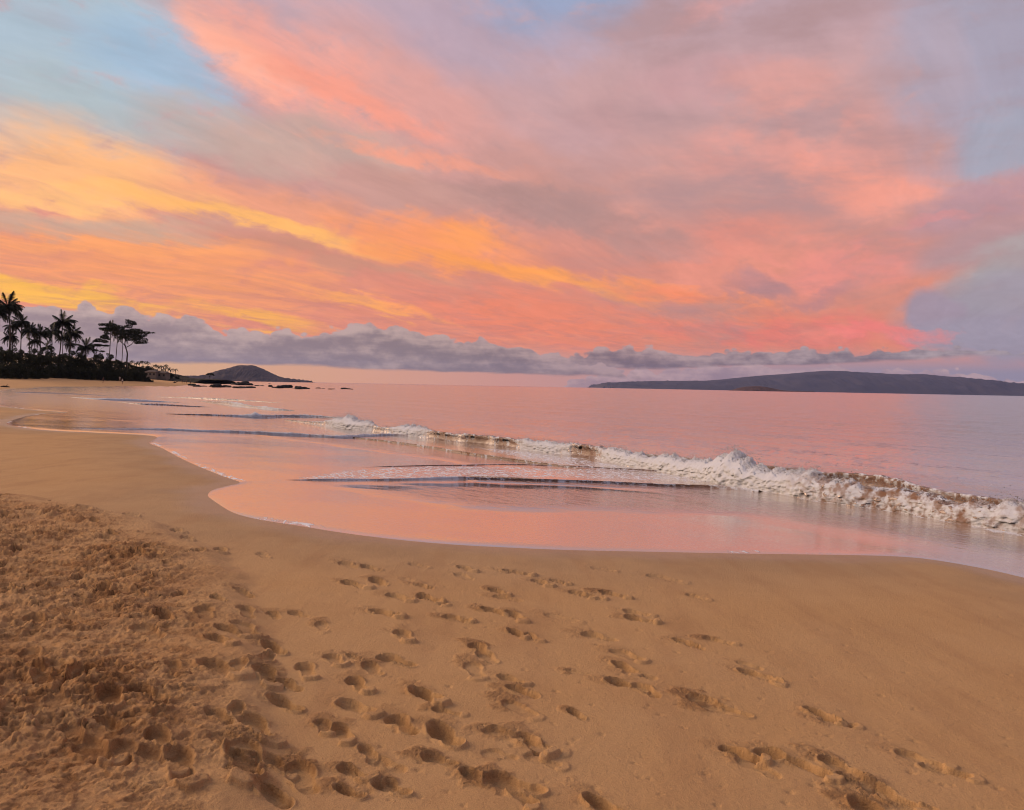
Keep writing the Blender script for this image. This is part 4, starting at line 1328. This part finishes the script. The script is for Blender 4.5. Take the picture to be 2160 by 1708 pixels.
def palm(crown, base, r_px, dist, label, seed, group='coconut palms of the beachside grove', nf=34, bend=0.0):
    top = at(*z1(*crown), dist)
    bot = at(*z1(*base), dist)
    bot.z = min(bot.z, top.z - 2.0)
    gz = float(z_base(np.array([bot.x]), np.array([bot.y]))[0]) - 0.1
    foot = Vector((bot.x, bot.y, gz))
    root = empty('palm_tree', foot, label, 'palm tree', group)
    rr = random.Random(seed)
    rel = top - foot
    scale = (r_px * .17381 / FPX * dist) / 3.3
    pts, rad = [], []
    mid_off = Vector((bot.x - foot.x, 0, 0))
    for i in range(9):
        t = i / 8
        p = rel * t
        p.x = rel.x * (t ** 1.5) + bend * math.sin(math.pi * t)
        pts.append(p)
        rad.append((0.20 - 0.08 * t + (0.10 if i == 0 else 0)) * min(1.1, max(scale, .8)))
    link('trunk', pymesh('trunk', [tube(pts, rad, 7)]), m_bark, root)
    wind = rr.uniform(-.7, .5)
    nf += rr.randint(-7, 5)
    for k in range(nf):
        az = k * 2.39996 + rr.uniform(-.25, .25)
        e = (k + 0.5) / nf
        me = FR[0] if e < .16 else FR[1] if e < .55 else FR[2] if e < .82 else FR[3]
        f = link('frond', me, None, root)
        f.location = rel + Vector((0, 0, 0.12))
        tilt = math.radians(58) * (1 - e / .16) if e < .16 else math.radians(rr.uniform(-14, 18))
        if e >= .16:
            tilt -= 0.16 * (1 - math.cos(az - wind))
        f.rotation_euler = (rr.uniform(-.5, .5), -tilt, az + 0.25 * math.sin(wind - az))
        f.scale = (scale * rr.uniform(.72, 1.14), scale * rr.uniform(.8, 1.2), scale * rr.uniform(.8, 1.2))
    return root


def front_d(x):
    return float(np.interp(x, (-100, 0, 250, 480, 600, 800, 1000, 1250, 1500, 1850), (187, 190, 200, 212, 226, 236, 242, 255, 271, 292)))


PALMS = [
    ((95, 235), (52, 1000), 185, 205, 'tallest coconut palm, at the end of the grove by the photo edge', 1.2),
    ((-30, 300), (-60, 1000), 150, 212, 'tall coconut palm half cut off by the photo edge behind the tallest one', 0.0),
    ((150, 470), (142, 1000), 105, 222, 'mid height palm standing just under the tallest palm', 0.2),
    ((262, 425), (246, 1000), 118, 214, 'slim straight palm second in height after the tallest, next to it', 0.0),
    ((362, 520), (330, 1000), 118, 220, 'full crowned palm between the slim straight palm and the leaning ones', 0.3),
    ((490, 560), (470, 1000), 122, 218, 'broad drooping palm at the middle of the grove', 0.2),
    ((632, 545), (590, 1000), 122, 224, 'palm with a sideways leaning trunk left of the high fan shaped one', 0.5),
    ((762, 425), (690, 1000), 158, 216, 'high fan shaped palm standing alone above the middle of the grove', 0.4),
    ((762, 610), (758, 1000), 92, 228, 'small palm directly under the high fan shaped palm', 0.0),
    ((872, 560), (786, 1000), 130, 219, 'palm with fronds blown to one side at the seaward end of the row', 0.6),
    ((842, 690), (828, 1000), 76, 230, 'lowest palm at the seaward end of the row', 0.1),
    ((120, 610), (128, 1000), 100, 226, 'short palm in the dark thicket under the tallest palm', 0.1),
    ((560, 730), (555, 1000), 85, 232, 'short bushy palm low in the thicket at mid grove', 0.0),
    ((420, 650), (428, 1000), 100, 229, 'stout palm low among the trunks left of mid grove', 0.0),
    ((1040, 725), (1042, 1000), 125, 226, 'low wide palm standing clear between the grove and the big tree', 0.0),
    ((1345, 500), (1312, 1000), 105, 246, 'first of three thin trunked palms beside the big spreading tree', 0.2),
    ((1432, 540), (1388, 1000), 95, 248, 'middle of three thin trunked palms beside the big spreading tree', 0.2),
    ((1492, 600), (1462, 1000), 75, 250, 'last of three thin trunked palms, half behind the big spreading tree', 0.3),
]
for i, (cr_, ba_, rp, ds, lab, bd) in enumerate(PALMS):
    palm(cr_, ba_, rp, front_d(cr_[0]) + 12 + (ds - 205) * 0.5, lab, 40 + i, bend=bd)

# far palms on the headland: one crown mesh each, too small for fronds of their own
r_ = random.Random(9)
far_crowns = []
for v in range(2):
    parts = []
    for k in range(13):
        az, up = k * 2.4 + v, 0.9 - 1.5 * k / 13
        d = Vector((math.cos(az), math.sin(az), 0))
        s = Vector((-d.y, d.x, 0)) * 0.5
        m1 = d * 1.6 + Vector((0, 0, up * 1.3 + .3))
        e1 = d * 2.9 + Vector((0, 0, up * 1.6 - .9))
        parts.append(([Vector((0, 0, 0)), m1 + s, e1, m1 - s], [(0, 1, 2, 3)]))
    far_crowns.append(pymesh('crown', parts, False))
FARP = [(1600, 905), (1690, 915), (1735, 908), (1788, 918), (1655, 930), (1882, 955), (1916, 962), (1962, 965), (2010, 955), (2038, 985), (1978, 1000), (2066, 1005), (2130, 1003), (1560, 925)]
for i, (x, y) in enumerate(FARP):
    ds = 500 + 12 * (i % 4)
    top = at(*z1(x, y), ds)
    hgt = 6.0 + 2.0 * r_.random()
    root = empty('palm_tree', (top.x, top.y, top.z - hgt), 'tiny far palm standing on the headland', 'palm tree', 'tiny palms along the far headland')
    lean = r_.uniform(-.5, .5)
    link('trunk', pymesh('trunk', [tube([(-lean, 0, 0), (-lean * .4, 0, hgt * .5), (0, 0, hgt)], [.22, .18, .14], 5)]), m_bark, root)
    c = link('crown', far_crowns[i % 2], m_frond, root)
    c.location = (0, 0, hgt)
    c.scale = (r_.uniform(.75, 1.0),) * 3
    c.rotation_euler = (0, 0, r_.uniform(0, 6))


# ------------------------------------------------------------------ broad leaved trees
def zx(dist):
    return .17381 / FPX * dist


def tree(name, dist, foot, limbs, clumps, n, size, label, cat='tree', seed=1):
    """Foot, limb points and crown clumps given as sight points, all set out round one real distance."""
    p0 = at(*z1(*foot), dist)
    gz = float(z_base(np.array([p0.x]), np.array([p0.y]))[0]) - 0.1 if dist < 400 else p0.z - 0.5
    base = Vector((p0.x, p0.y, gz))
    root = empty(name, base, label, cat)
    rr = random.Random(seed)
    u = zx(dist)

    def loc(x, y, dy=0.0):
        q = at(*z1(x, y), dist)
        return Vector((q.x - base.x, dy, q.z - base.z))
    tr = []
    for li, (pts, r0, r1) in enumerate(limbs):
        dyy = 0.0 if li == 0 else rr.uniform(-1.6, 1.6)
        m = len(pts)
        line = [loc(x, y, dyy * i / max(m - 1, 1)) for i, (x, y) in enumerate(pts)]
        if li == 0:
            line[0].z = 0
        line = [Vector(q) for q in smooth_line([tuple(q) for q in line], 4)]
        tr.append(tube(line, [r0 + (r1 - r0) * i / (len(line) - 1) for i in range(len(line))], 6))
    link('trunk', pymesh('trunk', tr[:1]), m_bark, root)
    for t_ in tr[1:]:
        link('limb', pymesh('limb', [t_]), m_bark, root)
    cl = []
    for (x, y, rx, rz) in clumps:
        q = loc(x, y, rr.uniform(-1, 1) * rx * u * 0.9)
        cl.append((q.x, q.y, q.z, rx * u, rx * u * 0.9, rz * u))
    link('crown', leaf_cloud('crown', cl, n, size, seed), m_leaf, root)
    return root


tree('spreading_tree', 284, (1525, 985),
     [([(1528, 985), (1540, 880), (1545, 800), (1530, 740), (1515, 690)], .30, .20),
      ([(1535, 730), (1500, 680), (1440, 635), (1395, 590)], .16, .08), ([(1515, 690), (1520, 620), (1560, 560), (1590, 470)], .17, .07),
      ([(1540, 720), (1590, 690), (1620, 655), (1690, 610), (1780, 565)], .14, .05), ([(1440, 635), (1400, 560), (1340, 500)], .09, .05),
      ([(1530, 640), (1480, 570), (1450, 500)], .10, .05), ([(1620, 655), (1640, 600), (1660, 540)], .09, .04), ([(1395, 590), (1330, 560), (1270, 520)], .07, .04)],
     [(1590, 425, 66, 26), (1560, 470, 50, 24), (1630, 440, 42, 18), (1490, 490, 55, 28), (1530, 545, 75, 40), (1610, 540, 85, 44), (1690, 535, 75, 34), (1590, 610, 90, 42), (1680, 610, 85, 40), (1735, 570, 70, 34),
      (1800, 548, 50, 17), (1850, 548, 24, 9), (1710, 660, 70, 22), (1650, 668, 40, 16), (1760, 630, 34, 18), (1430, 475, 50, 24), (1360, 455, 62, 26), (1290, 450, 55, 20), (1240, 450, 34, 18), (1215, 495, 32, 15), (1280, 505, 60, 22),
      (1350, 510, 60, 26), (1405, 550, 45, 24), (1310, 560, 34, 16), (1450, 600, 40, 16), (1550, 395, 30, 12)],
     9000, 0.26, 'big spreading tree with a forked trunk and flat layered crown', 'tree', 21)
tree('layered_tree', 270, (1172, 985), [([(1172, 985), (1170, 860), (1168, 790), (1172, 735)], .14, .09), ([(1170, 790), (1215, 740), (1260, 705)], .06, .03), ([(1168, 770), (1140, 720), (1125, 665)], .06, .03),
                                        ([(1172, 740), (1215, 680), (1245, 620)], .07, .03)],
     [(1245, 600, 55, 26), (1215, 640, 55, 24), (1290, 655, 44, 20), (1150, 650, 36, 12), (1190, 700, 60, 17), (1262, 702, 46, 11), (1120, 720, 40, 14), (1225, 772, 36, 9), (1165, 760, 34, 11), (1270, 580, 34, 14), (1310, 625, 24, 12)],
     3000, 0.24, 'small wind shaped tree with separate flat leaf layers beside the big tree', 'tree', 22)
tree('umbrella_tree', 640, (2545, 1120), [([(2545, 1120), (2546, 1085), (2540, 1065)], .22, .12), ([(2541, 1080), (2565, 1058)], .1, .05), ([(2541, 1078), (2520, 1052)], .1, .05)],
     [(2540, 1046, 40, 9), (2575, 1054, 26, 8), (2515, 1054, 20, 6), (2595, 1064, 16, 6)], 700, 0.45, 'lone umbrella shaped tree on the tip of the far headland', 'tree', 23)

# shrubs: the dark thicket under the palms and the seaside scrub in front of it
shrub_v, tall_v = [], []
for v in range(4):
    rv = random.Random(60 + v)
    cl = [(rv.uniform(-1.7, 1.7), rv.uniform(-1.2, 1.2), rv.uniform(.5, 2.5), rv.uniform(.5, 1.1), rv.uniform(.5, .9), rv.uniform(.3, .6)) for _ in range(18)]
    cl += [(0, 0, .6, 2.0, 1.4, .9), (rv.uniform(-.6, .6), 0, 1.5, 1.6, 1.2, .7)]
    me = leaf_cloud('foliage', cl, 3600, 0.17, 70 + v)
    me.materials.append(m_leaf)
    shrub_v.append(me)
    cl = []
    for _ in range(26):
        zz_ = rv.uniform(.6, 7.2)
        wd = 2.9 * (1 - (zz_ / 9.5) ** 2)
        cl.append((rv.uniform(-wd, wd), rv.uniform(-1.6, 1.6), zz_, rv.uniform(.6, 1.5), rv.uniform(.6, 1.2), rv.uniform(.3, .65)))
    cl += [(0, 0, 1.2, 3.0, 1.8, 1.6), (rv.uniform(-.8, .8), 0, 3.6, 2.3, 1.5, 1.5), (rv.uniform(-.8, .8), 0, 5.4, 1.5, 1.2, 1.0)]
    me = leaf_cloud('foliage', cl, 5200, 0.22, 90 + v)
    me.materials.append(m_leaf)
    tall_v.append(me)
SHRUBS = []
rv = random.Random(77)
# (zoom x, zoom y of top, half width, distance)
TOPS = [(-40, 730, 120, 224), (90, 730, 110, 222), (210, 735, 110, 226), (330, 775, 110, 222), (450, 790, 110, 224), (560, 800, 110, 226), (680, 800, 110, 222), (800, 800, 100, 226), (900, 815, 100, 224), (1010, 840, 110, 228),
        (1110, 865, 100, 230), (1210, 870, 100, 236), (1310, 870, 90, 238), (1400, 865, 90, 240), (1480, 875, 90, 242), (1570, 930, 90, 240), (1650, 960, 90, 238), (1270, 840, 40, 240), (1000, 800, 60, 231)]
TOPS = [(x, y + rv.uniform(-28, 30), w * rv.uniform(.6, 1.05), d) for (x, y, w, d) in TOPS] + [(x, rv.uniform(690, 800) + max(0, x - 500) * .09, rv.uniform(60, 90), 226 + rv.uniform(-4, 8)) for x in range(20, 1500, 118)]
for (x, y, w, d) in TOPS:
    SHRUBS.append((x, y, w, d, 'dark shrub in the black thicket below the palms', 'shrubs of the thicket below the palms'))
FRONT = [(-60, 925, 90), (20, 935, 80), (100, 930, 80), (190, 945, 80), (280, 960, 75), (370, 985, 70), (450, 1015, 60), (520, 1045, 50), (570, 1062, 34), (660, 1040, 50), (730, 985, 70), (820, 965, 75), (910, 970, 75), (1000, 960, 75),
         (1090, 975, 70), (1180, 985, 70), (1270, 1000, 60), (1340, 1040, 46), (1400, 1020, 60), (1470, 1000, 60), (1550, 990, 65), (1630, 985, 60), (1690, 1010, 55), (1740, 1040, 45), (1780, 1075, 36), (1815, 1105, 26), (1842, 1125, 18), (640, 1000, 60), (540, 990, 60)]
for (x, y, w) in FRONT:
    SHRUBS.append((x, y, w, front_d(x) + w * .03, 'low seaside shrub at the edge of the sand', 'low shrubs along the top of the beach'))
SHRUBS = [(x, y, w, d if 'sand' in lab else front_d(x) + 8 + (d - 222) * .8, lab, g) for (x, y, w, d, lab, g) in SHRUBS]
for i, (x, y, w, d, lab, grp) in enumerate(SHRUBS):
    top = at(*z1(x, y), d)
    gz = float(z_base(np.array([top.x]), np.array([top.y]))[0])
    tall = 'thicket' in lab
    o = link('shrub', (tall_v if tall else shrub_v)[i % 4], None)
    tag(o, lab, 'shrub', grp)
    h = max(top.z - gz, 0.8)
    o.location = (top.x, top.y, gz - 0.15)
    o.scale = (w * zx(d) / 2.9, w * zx(d) / 2.9, (h + .15) / 7.6) if tall else (w * zx(d) / 2.0, w * zx(d) / 2.2, (h + .15) / 2.8)
    o.rotation_euler = (0, 0, rv.uniform(-.3, .3) + (math.pi if i % 2 else 0))
# scrub of the headland
for i, (x, y, w) in enumerate([(1640, 950, 60), (1720, 955, 60), (1800, 958, 55), (1870, 985, 45), (1940, 1010, 40), (2010, 1022, 36), (2080, 1045, 34), (2150, 1075, 30), (1760, 1000, 60), (1850, 1040, 50)]):
    d = 500
    top = at(*z1(x, y), d)
    o = link('shrub', shrub_v[(i + 1) % 4], None)
    tag(o, 'dark scrub bush covering the far headland', 'shrub', 'bushes of the far headland')
    o.location = (top.x, top.y, top.z - 3.2)
    o.scale = (w * zx(d) / 2.0, w * zx(d) / 2.4, 3.4 / 2.8)
    o.rotation_euler = (0, 0, rv.uniform(0, 6))


# ------------------------------------------------------------------ houses half seen on the headland
def box(x0, x1, y0, y1, z0, z1_):
    V = [(x, y, z) for z in (z0, z1_) for y in (y0, y1) for x in (x0, x1)]
    return V, [(0, 2, 3, 1), (4, 5, 7, 6), (0, 1, 5, 4), (2, 6, 7, 3), (0, 4, 6, 2), (1, 3, 7, 5)]


def house(x, y, w, lab, d=488, flat=True):
    c = at(*z1(x, y), d)
    hw = w * zx(d) / 2
    root = empty('house', (c.x, c.y, c.z - 1.4), lab, 'house')
    link('wall', pymesh('wall', [box(-hw, hw, -3, 3, -1.5, 2.6)], False), m_wall, root)
    rf = [(-hw - .5, -3.5, 2.6), (hw + .5, -3.5, 2.6), (hw + .5, 3.5, 2.6), (-hw - .5, 3.5, 2.6), (-hw * .5, 0, 3.9), (hw * .5, 0, 3.9)]
    link('roof', pymesh('roof', [(rf, [(3, 2, 1, 0), (0, 1, 5, 4), (2, 3, 4, 5), (1, 2, 5), (3, 0, 4)])], False), m_roof, root)
    nw = max(2, int(hw))
    for k in range(nw):
        xx = -hw + (k + .5) * 2 * hw / nw
        fr = link('window', pymesh('window', [box(xx - .65, xx + .65, -3.06, -2.98, .6, 1.95)], False), m_roof, root)
        link('pane', pymesh('pane', [box(xx - .52, xx + .52, -3.09, -3.062, .72, 1.83)], False), m_pane, fr)


house(1850, 1048, 130, 'long low house half hidden on the far headland, nearest the grove')
house(1985, 1062, 110, 'pale low house on the far headland, seaward of the other', 492)

# ------------------------------------------------------------------ lava rocks of the reef
rock_v = []
for v in range(6):
    bm = bmesh.new()
    bmesh.ops.create_icosphere(bm, subdivisions=3, radius=1.0)
    co = np.array([w_.co[:] for w_ in bm.verts])
    n1 = fbm3(co * 1.3 + v * 7.0, 3, 600 + v)
    n2 = fbm3(co * 3.2 + v * 3.0, 3, 620 + v, 0.6, True)
    for w_, a, b in zip(bm.verts, n1, n2):
        w_.co *= 1 + 0.55 * a + 0.16 * b
        if w_.co.z < -.3:
            w_.co.z = -.3 + (w_.co.z + .3) * .3
    me = bpy.data.meshes.new('rock')
    bm.to_mesh(me)
    bm.free()
    me.materials.append(m_lava)
    rock_v.append(me)
ROCKS = [(590, 206, 80, 9, 'long flat rock at the water edge below the headland'), (840, 236, 56, 15, 'black rock nearest the sand at the start of the reef'), (880, 241, 60, 11, 'flat black rock second from the sand in the reef'),
         (930, 240, 50, 7, 0), (1000, 242, 46, 15, 'rounded black rock left half of the pair before the first gap'), (1035, 246, 74, 22, 'tall black rock right after the first gap of the reef'),
         (1075, 246, 50, 13, 'black rock leaning on the tall one after the first gap'), (1102, 241, 30, 11, 0), (1130, 246, 40, 11, 0), (1180, 226, 60, 13, 'wide black rock at the back of the middle reef, beach end'),
         (1220, 229, 60, 18, 'black rock in the back row of the middle reef beside its highest one'), (1258, 229, 70, 24, 'highest black rock in the back row of the middle reef'), (1292, 231, 50, 15, 'sloping black rock at the sea end of the back row'),
         (1190, 251, 50, 11, 'black rock in the front row of the middle reef, beach end'), (1240, 253, 60, 11, 'flat rock in the middle of the front row'), (1300, 251, 74, 12, 'long flat rock at the sea end of the front row'),
         (1350, 236, 40, 6, 0), (1392, 236, 30, 5, 0), (1080, 211, 30, 4, 0), (1130, 213, 20, 4, 0), (1460, 242, 34, 11, 'pointed small rock left of the large seaward cluster'), (1500, 251, 60, 9, 0),
         (1530, 252, 60, 17, 'first large rock of the seaward cluster'), (1570, 250, 70, 18, 'broad middle rock of the seaward cluster'), (1606, 250, 46, 20, 'upright rock closing the seaward cluster'), (1640, 256, 20, 4, 0),
         (1684, 259, 64, 16, 'wide rock just beyond the seaward cluster'), (1722, 259, 50, 15, 'twin of the wide rock, one step further out'), (1752, 259, 30, 8, 0), (1835, 256, 40, 7, 0), (1872, 258, 30, 4, 0), (1930, 261, 30, 5, 0), (1958, 261, 25, 4, 0),
         (2040, 261, 52, 11, 'outermost rock big enough to stand out of the water'), (2068, 262, 40, 7, 0), (2096, 262, 25, 4, 0), (1450, 218, 15, 3, 0)]
for i, (x, y, w, h, lab) in enumerate(ROCKS):
    gx, gy = sea_hit(*z2(x, y), 0.0)
    s = .26737 / FPX * gy
    o = link('rock', rock_v[i % 6], None)
    tag(o, lab or 'tiny black rock barely showing above the water in the reef line', 'rock', 'lava rocks of the reef line')
    o.location = (gx, gy, -0.05)
    o.scale = (w * s * .56, w * s * .45, h * s * 1.25)
    o.rotation_euler = (0, 0, rv.uniform(-.35, .35) + (math.pi if i % 2 else 0))

# driftwood on the far sand
gx, gy = ground_hit(11, 816.5)
t1 = tube([(-.75, 0, .10), (-.3, .05, .16), (.2, 0, .15), (.8, -.06, .08)], [.10, .15, .13, .05], 8)
t2 = tube([(.1, 0, .15), (.25, .1, .38), (.32, .12, .50)], [.06, .045, .02], 6)
o = link('driftwood', pymesh('driftwood', [t1, t2]), m_wood)
tag(o, 'short dark driftwood log lying alone on the far sand', 'driftwood')
o.location = (gx, gy, float(z_base(np.array([gx]), np.array([gy]))[0]) - .03)
gx, gy = ground_hit(*z2(713, 214))
t1 = tube([(-1.3, 0, .10), (-.5, .05, .30), (.3, 0, .55), (1.0, -.06, .95)], [.16, .2, .15, .05], 8)
t2 = tube([(-.4, 0, .3), (-.7, .1, .7), (-.9, .12, 1.0)], [.1, .07, .03], 6)
o = link('driftwood', pymesh('driftwood', [t1, t2]), m_wood)
tag(o, 'dark branching driftwood beside the far group of people', 'driftwood')
o.location = (gx, gy, float(z_base(np.array([gx]), np.array([gy]))[0]) - .03)


# ------------------------------------------------------------------ people
def skin_mesh(name, verts, edges, radii, root=0, sub=2):
    me = bpy.data.meshes.new(name)
    me.from_pydata(verts, edges, [])
    o = bpy.data.objects.new(name, me)
    COL.objects.link(o)
    md = o.modifiers.new('skin', 'SKIN')
    for v, r in zip(me.skin_vertices[0].data, radii):
        v.radius = r if isinstance(r, tuple) else (r, r)
    me.skin_vertices[0].data[root].use_root = True
    sb = o.modifiers.new('sub', 'SUBSURF')
    sb.levels = sb.render_levels = sub
    dg = bpy.context.evaluated_depsgraph_get()
    res = bpy.data.meshes.new_from_object(o.evaluated_get(dg))
    bpy.data.objects.remove(o)
    res.polygons.foreach_set('use_smooth', np.ones(len(res.polygons), bool))
    res.name = name
    return res


def person(foot, face, h, stride, arm, top_col, bot_col, hair_col, lab, long_top=False):
    """Standing or walking figure, 1.0 high before scaling, looking along +Y before turning."""
    s = stride
    V = [(0, 0, .52), (0, 0, .60), (0, 0, .70), (0, 0, .80), (0, .005, .855), (0, .012, .905), (0, .016, .95), (0, .012, .985),
         (-.055, 0, .50), (-.058, .02 + s * .5, .29), (-.058, s * .9, .05), (-.060, s * .9 + .07, .02),
         (.055, 0, .50), (.058, .02 - s * .3, .29), (.058, -s * .9, .05), (.060, -s * .9 + .07, .02),
         (-.10, 0, .79), (-.135, -arm * .4, .63), (-.13, .03 - arm * .2 + .04, .50), (-.125, .05 - arm * .2 + .05, .455),
         (.10, 0, .79), (.135, arm * .4, .63), (.13, .03 + arm * .5 + .04, .50), (.125, .05 + arm * .6 + .05, .455)]
    E = [(0, 1), (1, 2), (2, 3), (3, 4), (4, 5), (5, 6), (6, 7), (0, 8), (8, 9), (9, 10), (10, 11), (0, 12), (12, 13), (13, 14), (14, 15), (3, 16), (16, 17), (17, 18), (18, 19), (3, 20), (20, 21), (21, 22), (22, 23)]
    R = [(.085, .06), (.078, .055), (.095, .06), (.085, .055), .032, .05, .056, .03, .058, .038, .024, .02, .058, .038, .024, .02, .036, .026, .019, .018, .036, .026, .019, .018]
    root = empty('person', (foot[0], foot[1], float(z_base(np.array([foot[0]]), np.array([foot[1]]))[0])), lab, 'person', 'people on the far beach')
    root.rotation_euler = (0, 0, face)
    root.scale = (h, h, h)
    link('body', skin_mesh('body', V, E, R), m_skin, root)
    mt = plain('cloth', top_col, 0.85, 0.1, 8)
    mb = plain('cloth', bot_col, 0.85, 0.1, 8)
    tv = [(0, 0, .48 if long_top else .55), (0, 0, .62), (0, 0, .70), (0, 0, .79), (0, 0, .83), (-.105, 0, .785), (-.125, -arm * .2, .69), (.105, 0, .785), (.125, arm * .2, .69)]
    link('shirt', skin_mesh('shirt', tv, [(0, 1), (1, 2), (2, 3), (3, 4), (3, 5), (5, 6), (3, 7), (7, 8)], [(.10, .075), (.09, .068), (.105, .07), (.095, .065), .042, .046, .042, .046, .042], 2, 1), mt, root)
    bv = [(0, 0, .56), (-.055, 0, .50), (-.058, .012 + s * .3, .36), (.055, 0, .50), (.058, .012 - s * .2, .36)]
    link('shorts', skin_mesh('shorts', bv, [(0, 1), (1, 2), (0, 3), (3, 4)], [(.095, .07), .066, .058, .066, .058], 0, 1), mb, root)
    hv = [(0, -.012, .935), (0, -.004, .975), (0, .008, .995)]
    link('hair', skin_mesh('hair', hv, [(0, 1), (1, 2)], [.052, .054, .036], 0, 1), plain('hair', hair_col, 0.6, 0.2, 9), root)
    return root


dk, wh = (0.03, 0.03, 0.035), (0.75, 0.73, 0.70)
person(ground_hit(*z1(1253, 1160)), math.radians(-120), 1.68, .10, .05, (0.05, .025, .03), dk, (.02, .015, .012), 'person in dark clothes walking at the water edge')
person(ground_hit(*z1(1486, 1174)), math.radians(150), 1.72, .07, .08, wh, dk, (.03, .02, .015), 'person in a white shirt and dark shorts on the beach')
person(ground_hit(*z1(1453, 1137)), math.radians(20), 1.66, .03, .02, (.55, .5, .46), (.5, .46, .42), (.1, .07, .04), 'person in pale clothes standing behind the white shirt', True)
for (x, y, h, fc, lab, c1) in [(762, 216, 1.72, 40, 'first of the far group, dark figure nearest the driftwood', (.05, .05, .06)), (777, 217, 1.66, -60, 'second of the far group, close beside the first', (.03, .035, .05)),
                               (796, 217, 1.62, 170, 'third of the far group, a little shorter', (.07, .04, .04)), (828, 222, 1.75, 90, 'figure standing apart at the start of the rocks', (.03, .03, .03))]:
    person(ground_hit(*z2(x, y)), math.radians(fc), h, .04, .04, c1, dk, (.02, .015, .01), lab)

# ------------------------------------------------------------------ sea air
hz = bpy.data.materials.new('haze')
hz.use_nodes = True
hn = NT(hz.node_tree)
for n in list(hn.n):
    hn.n.remove(n)
ho = hn.node('ShaderNodeOutputMaterial')
hv_ = hn.node('ShaderNodeVolumePrincipled')
hv_.inputs['Color'].default_value = (0.42, 0.55, 1.0, 1)
hv_.inputs['Density'].default_value = 2.7e-5
hv_.inputs['Anisotropy'].default_value = 0.3
hn.l.new(hv_.outputs[0], ho.inputs['Volume'])
link('haze', pymesh('haze', [box(-18500, 19500, -400, 20500, -9.0, 560.0)], False), hz, kind='stuff')
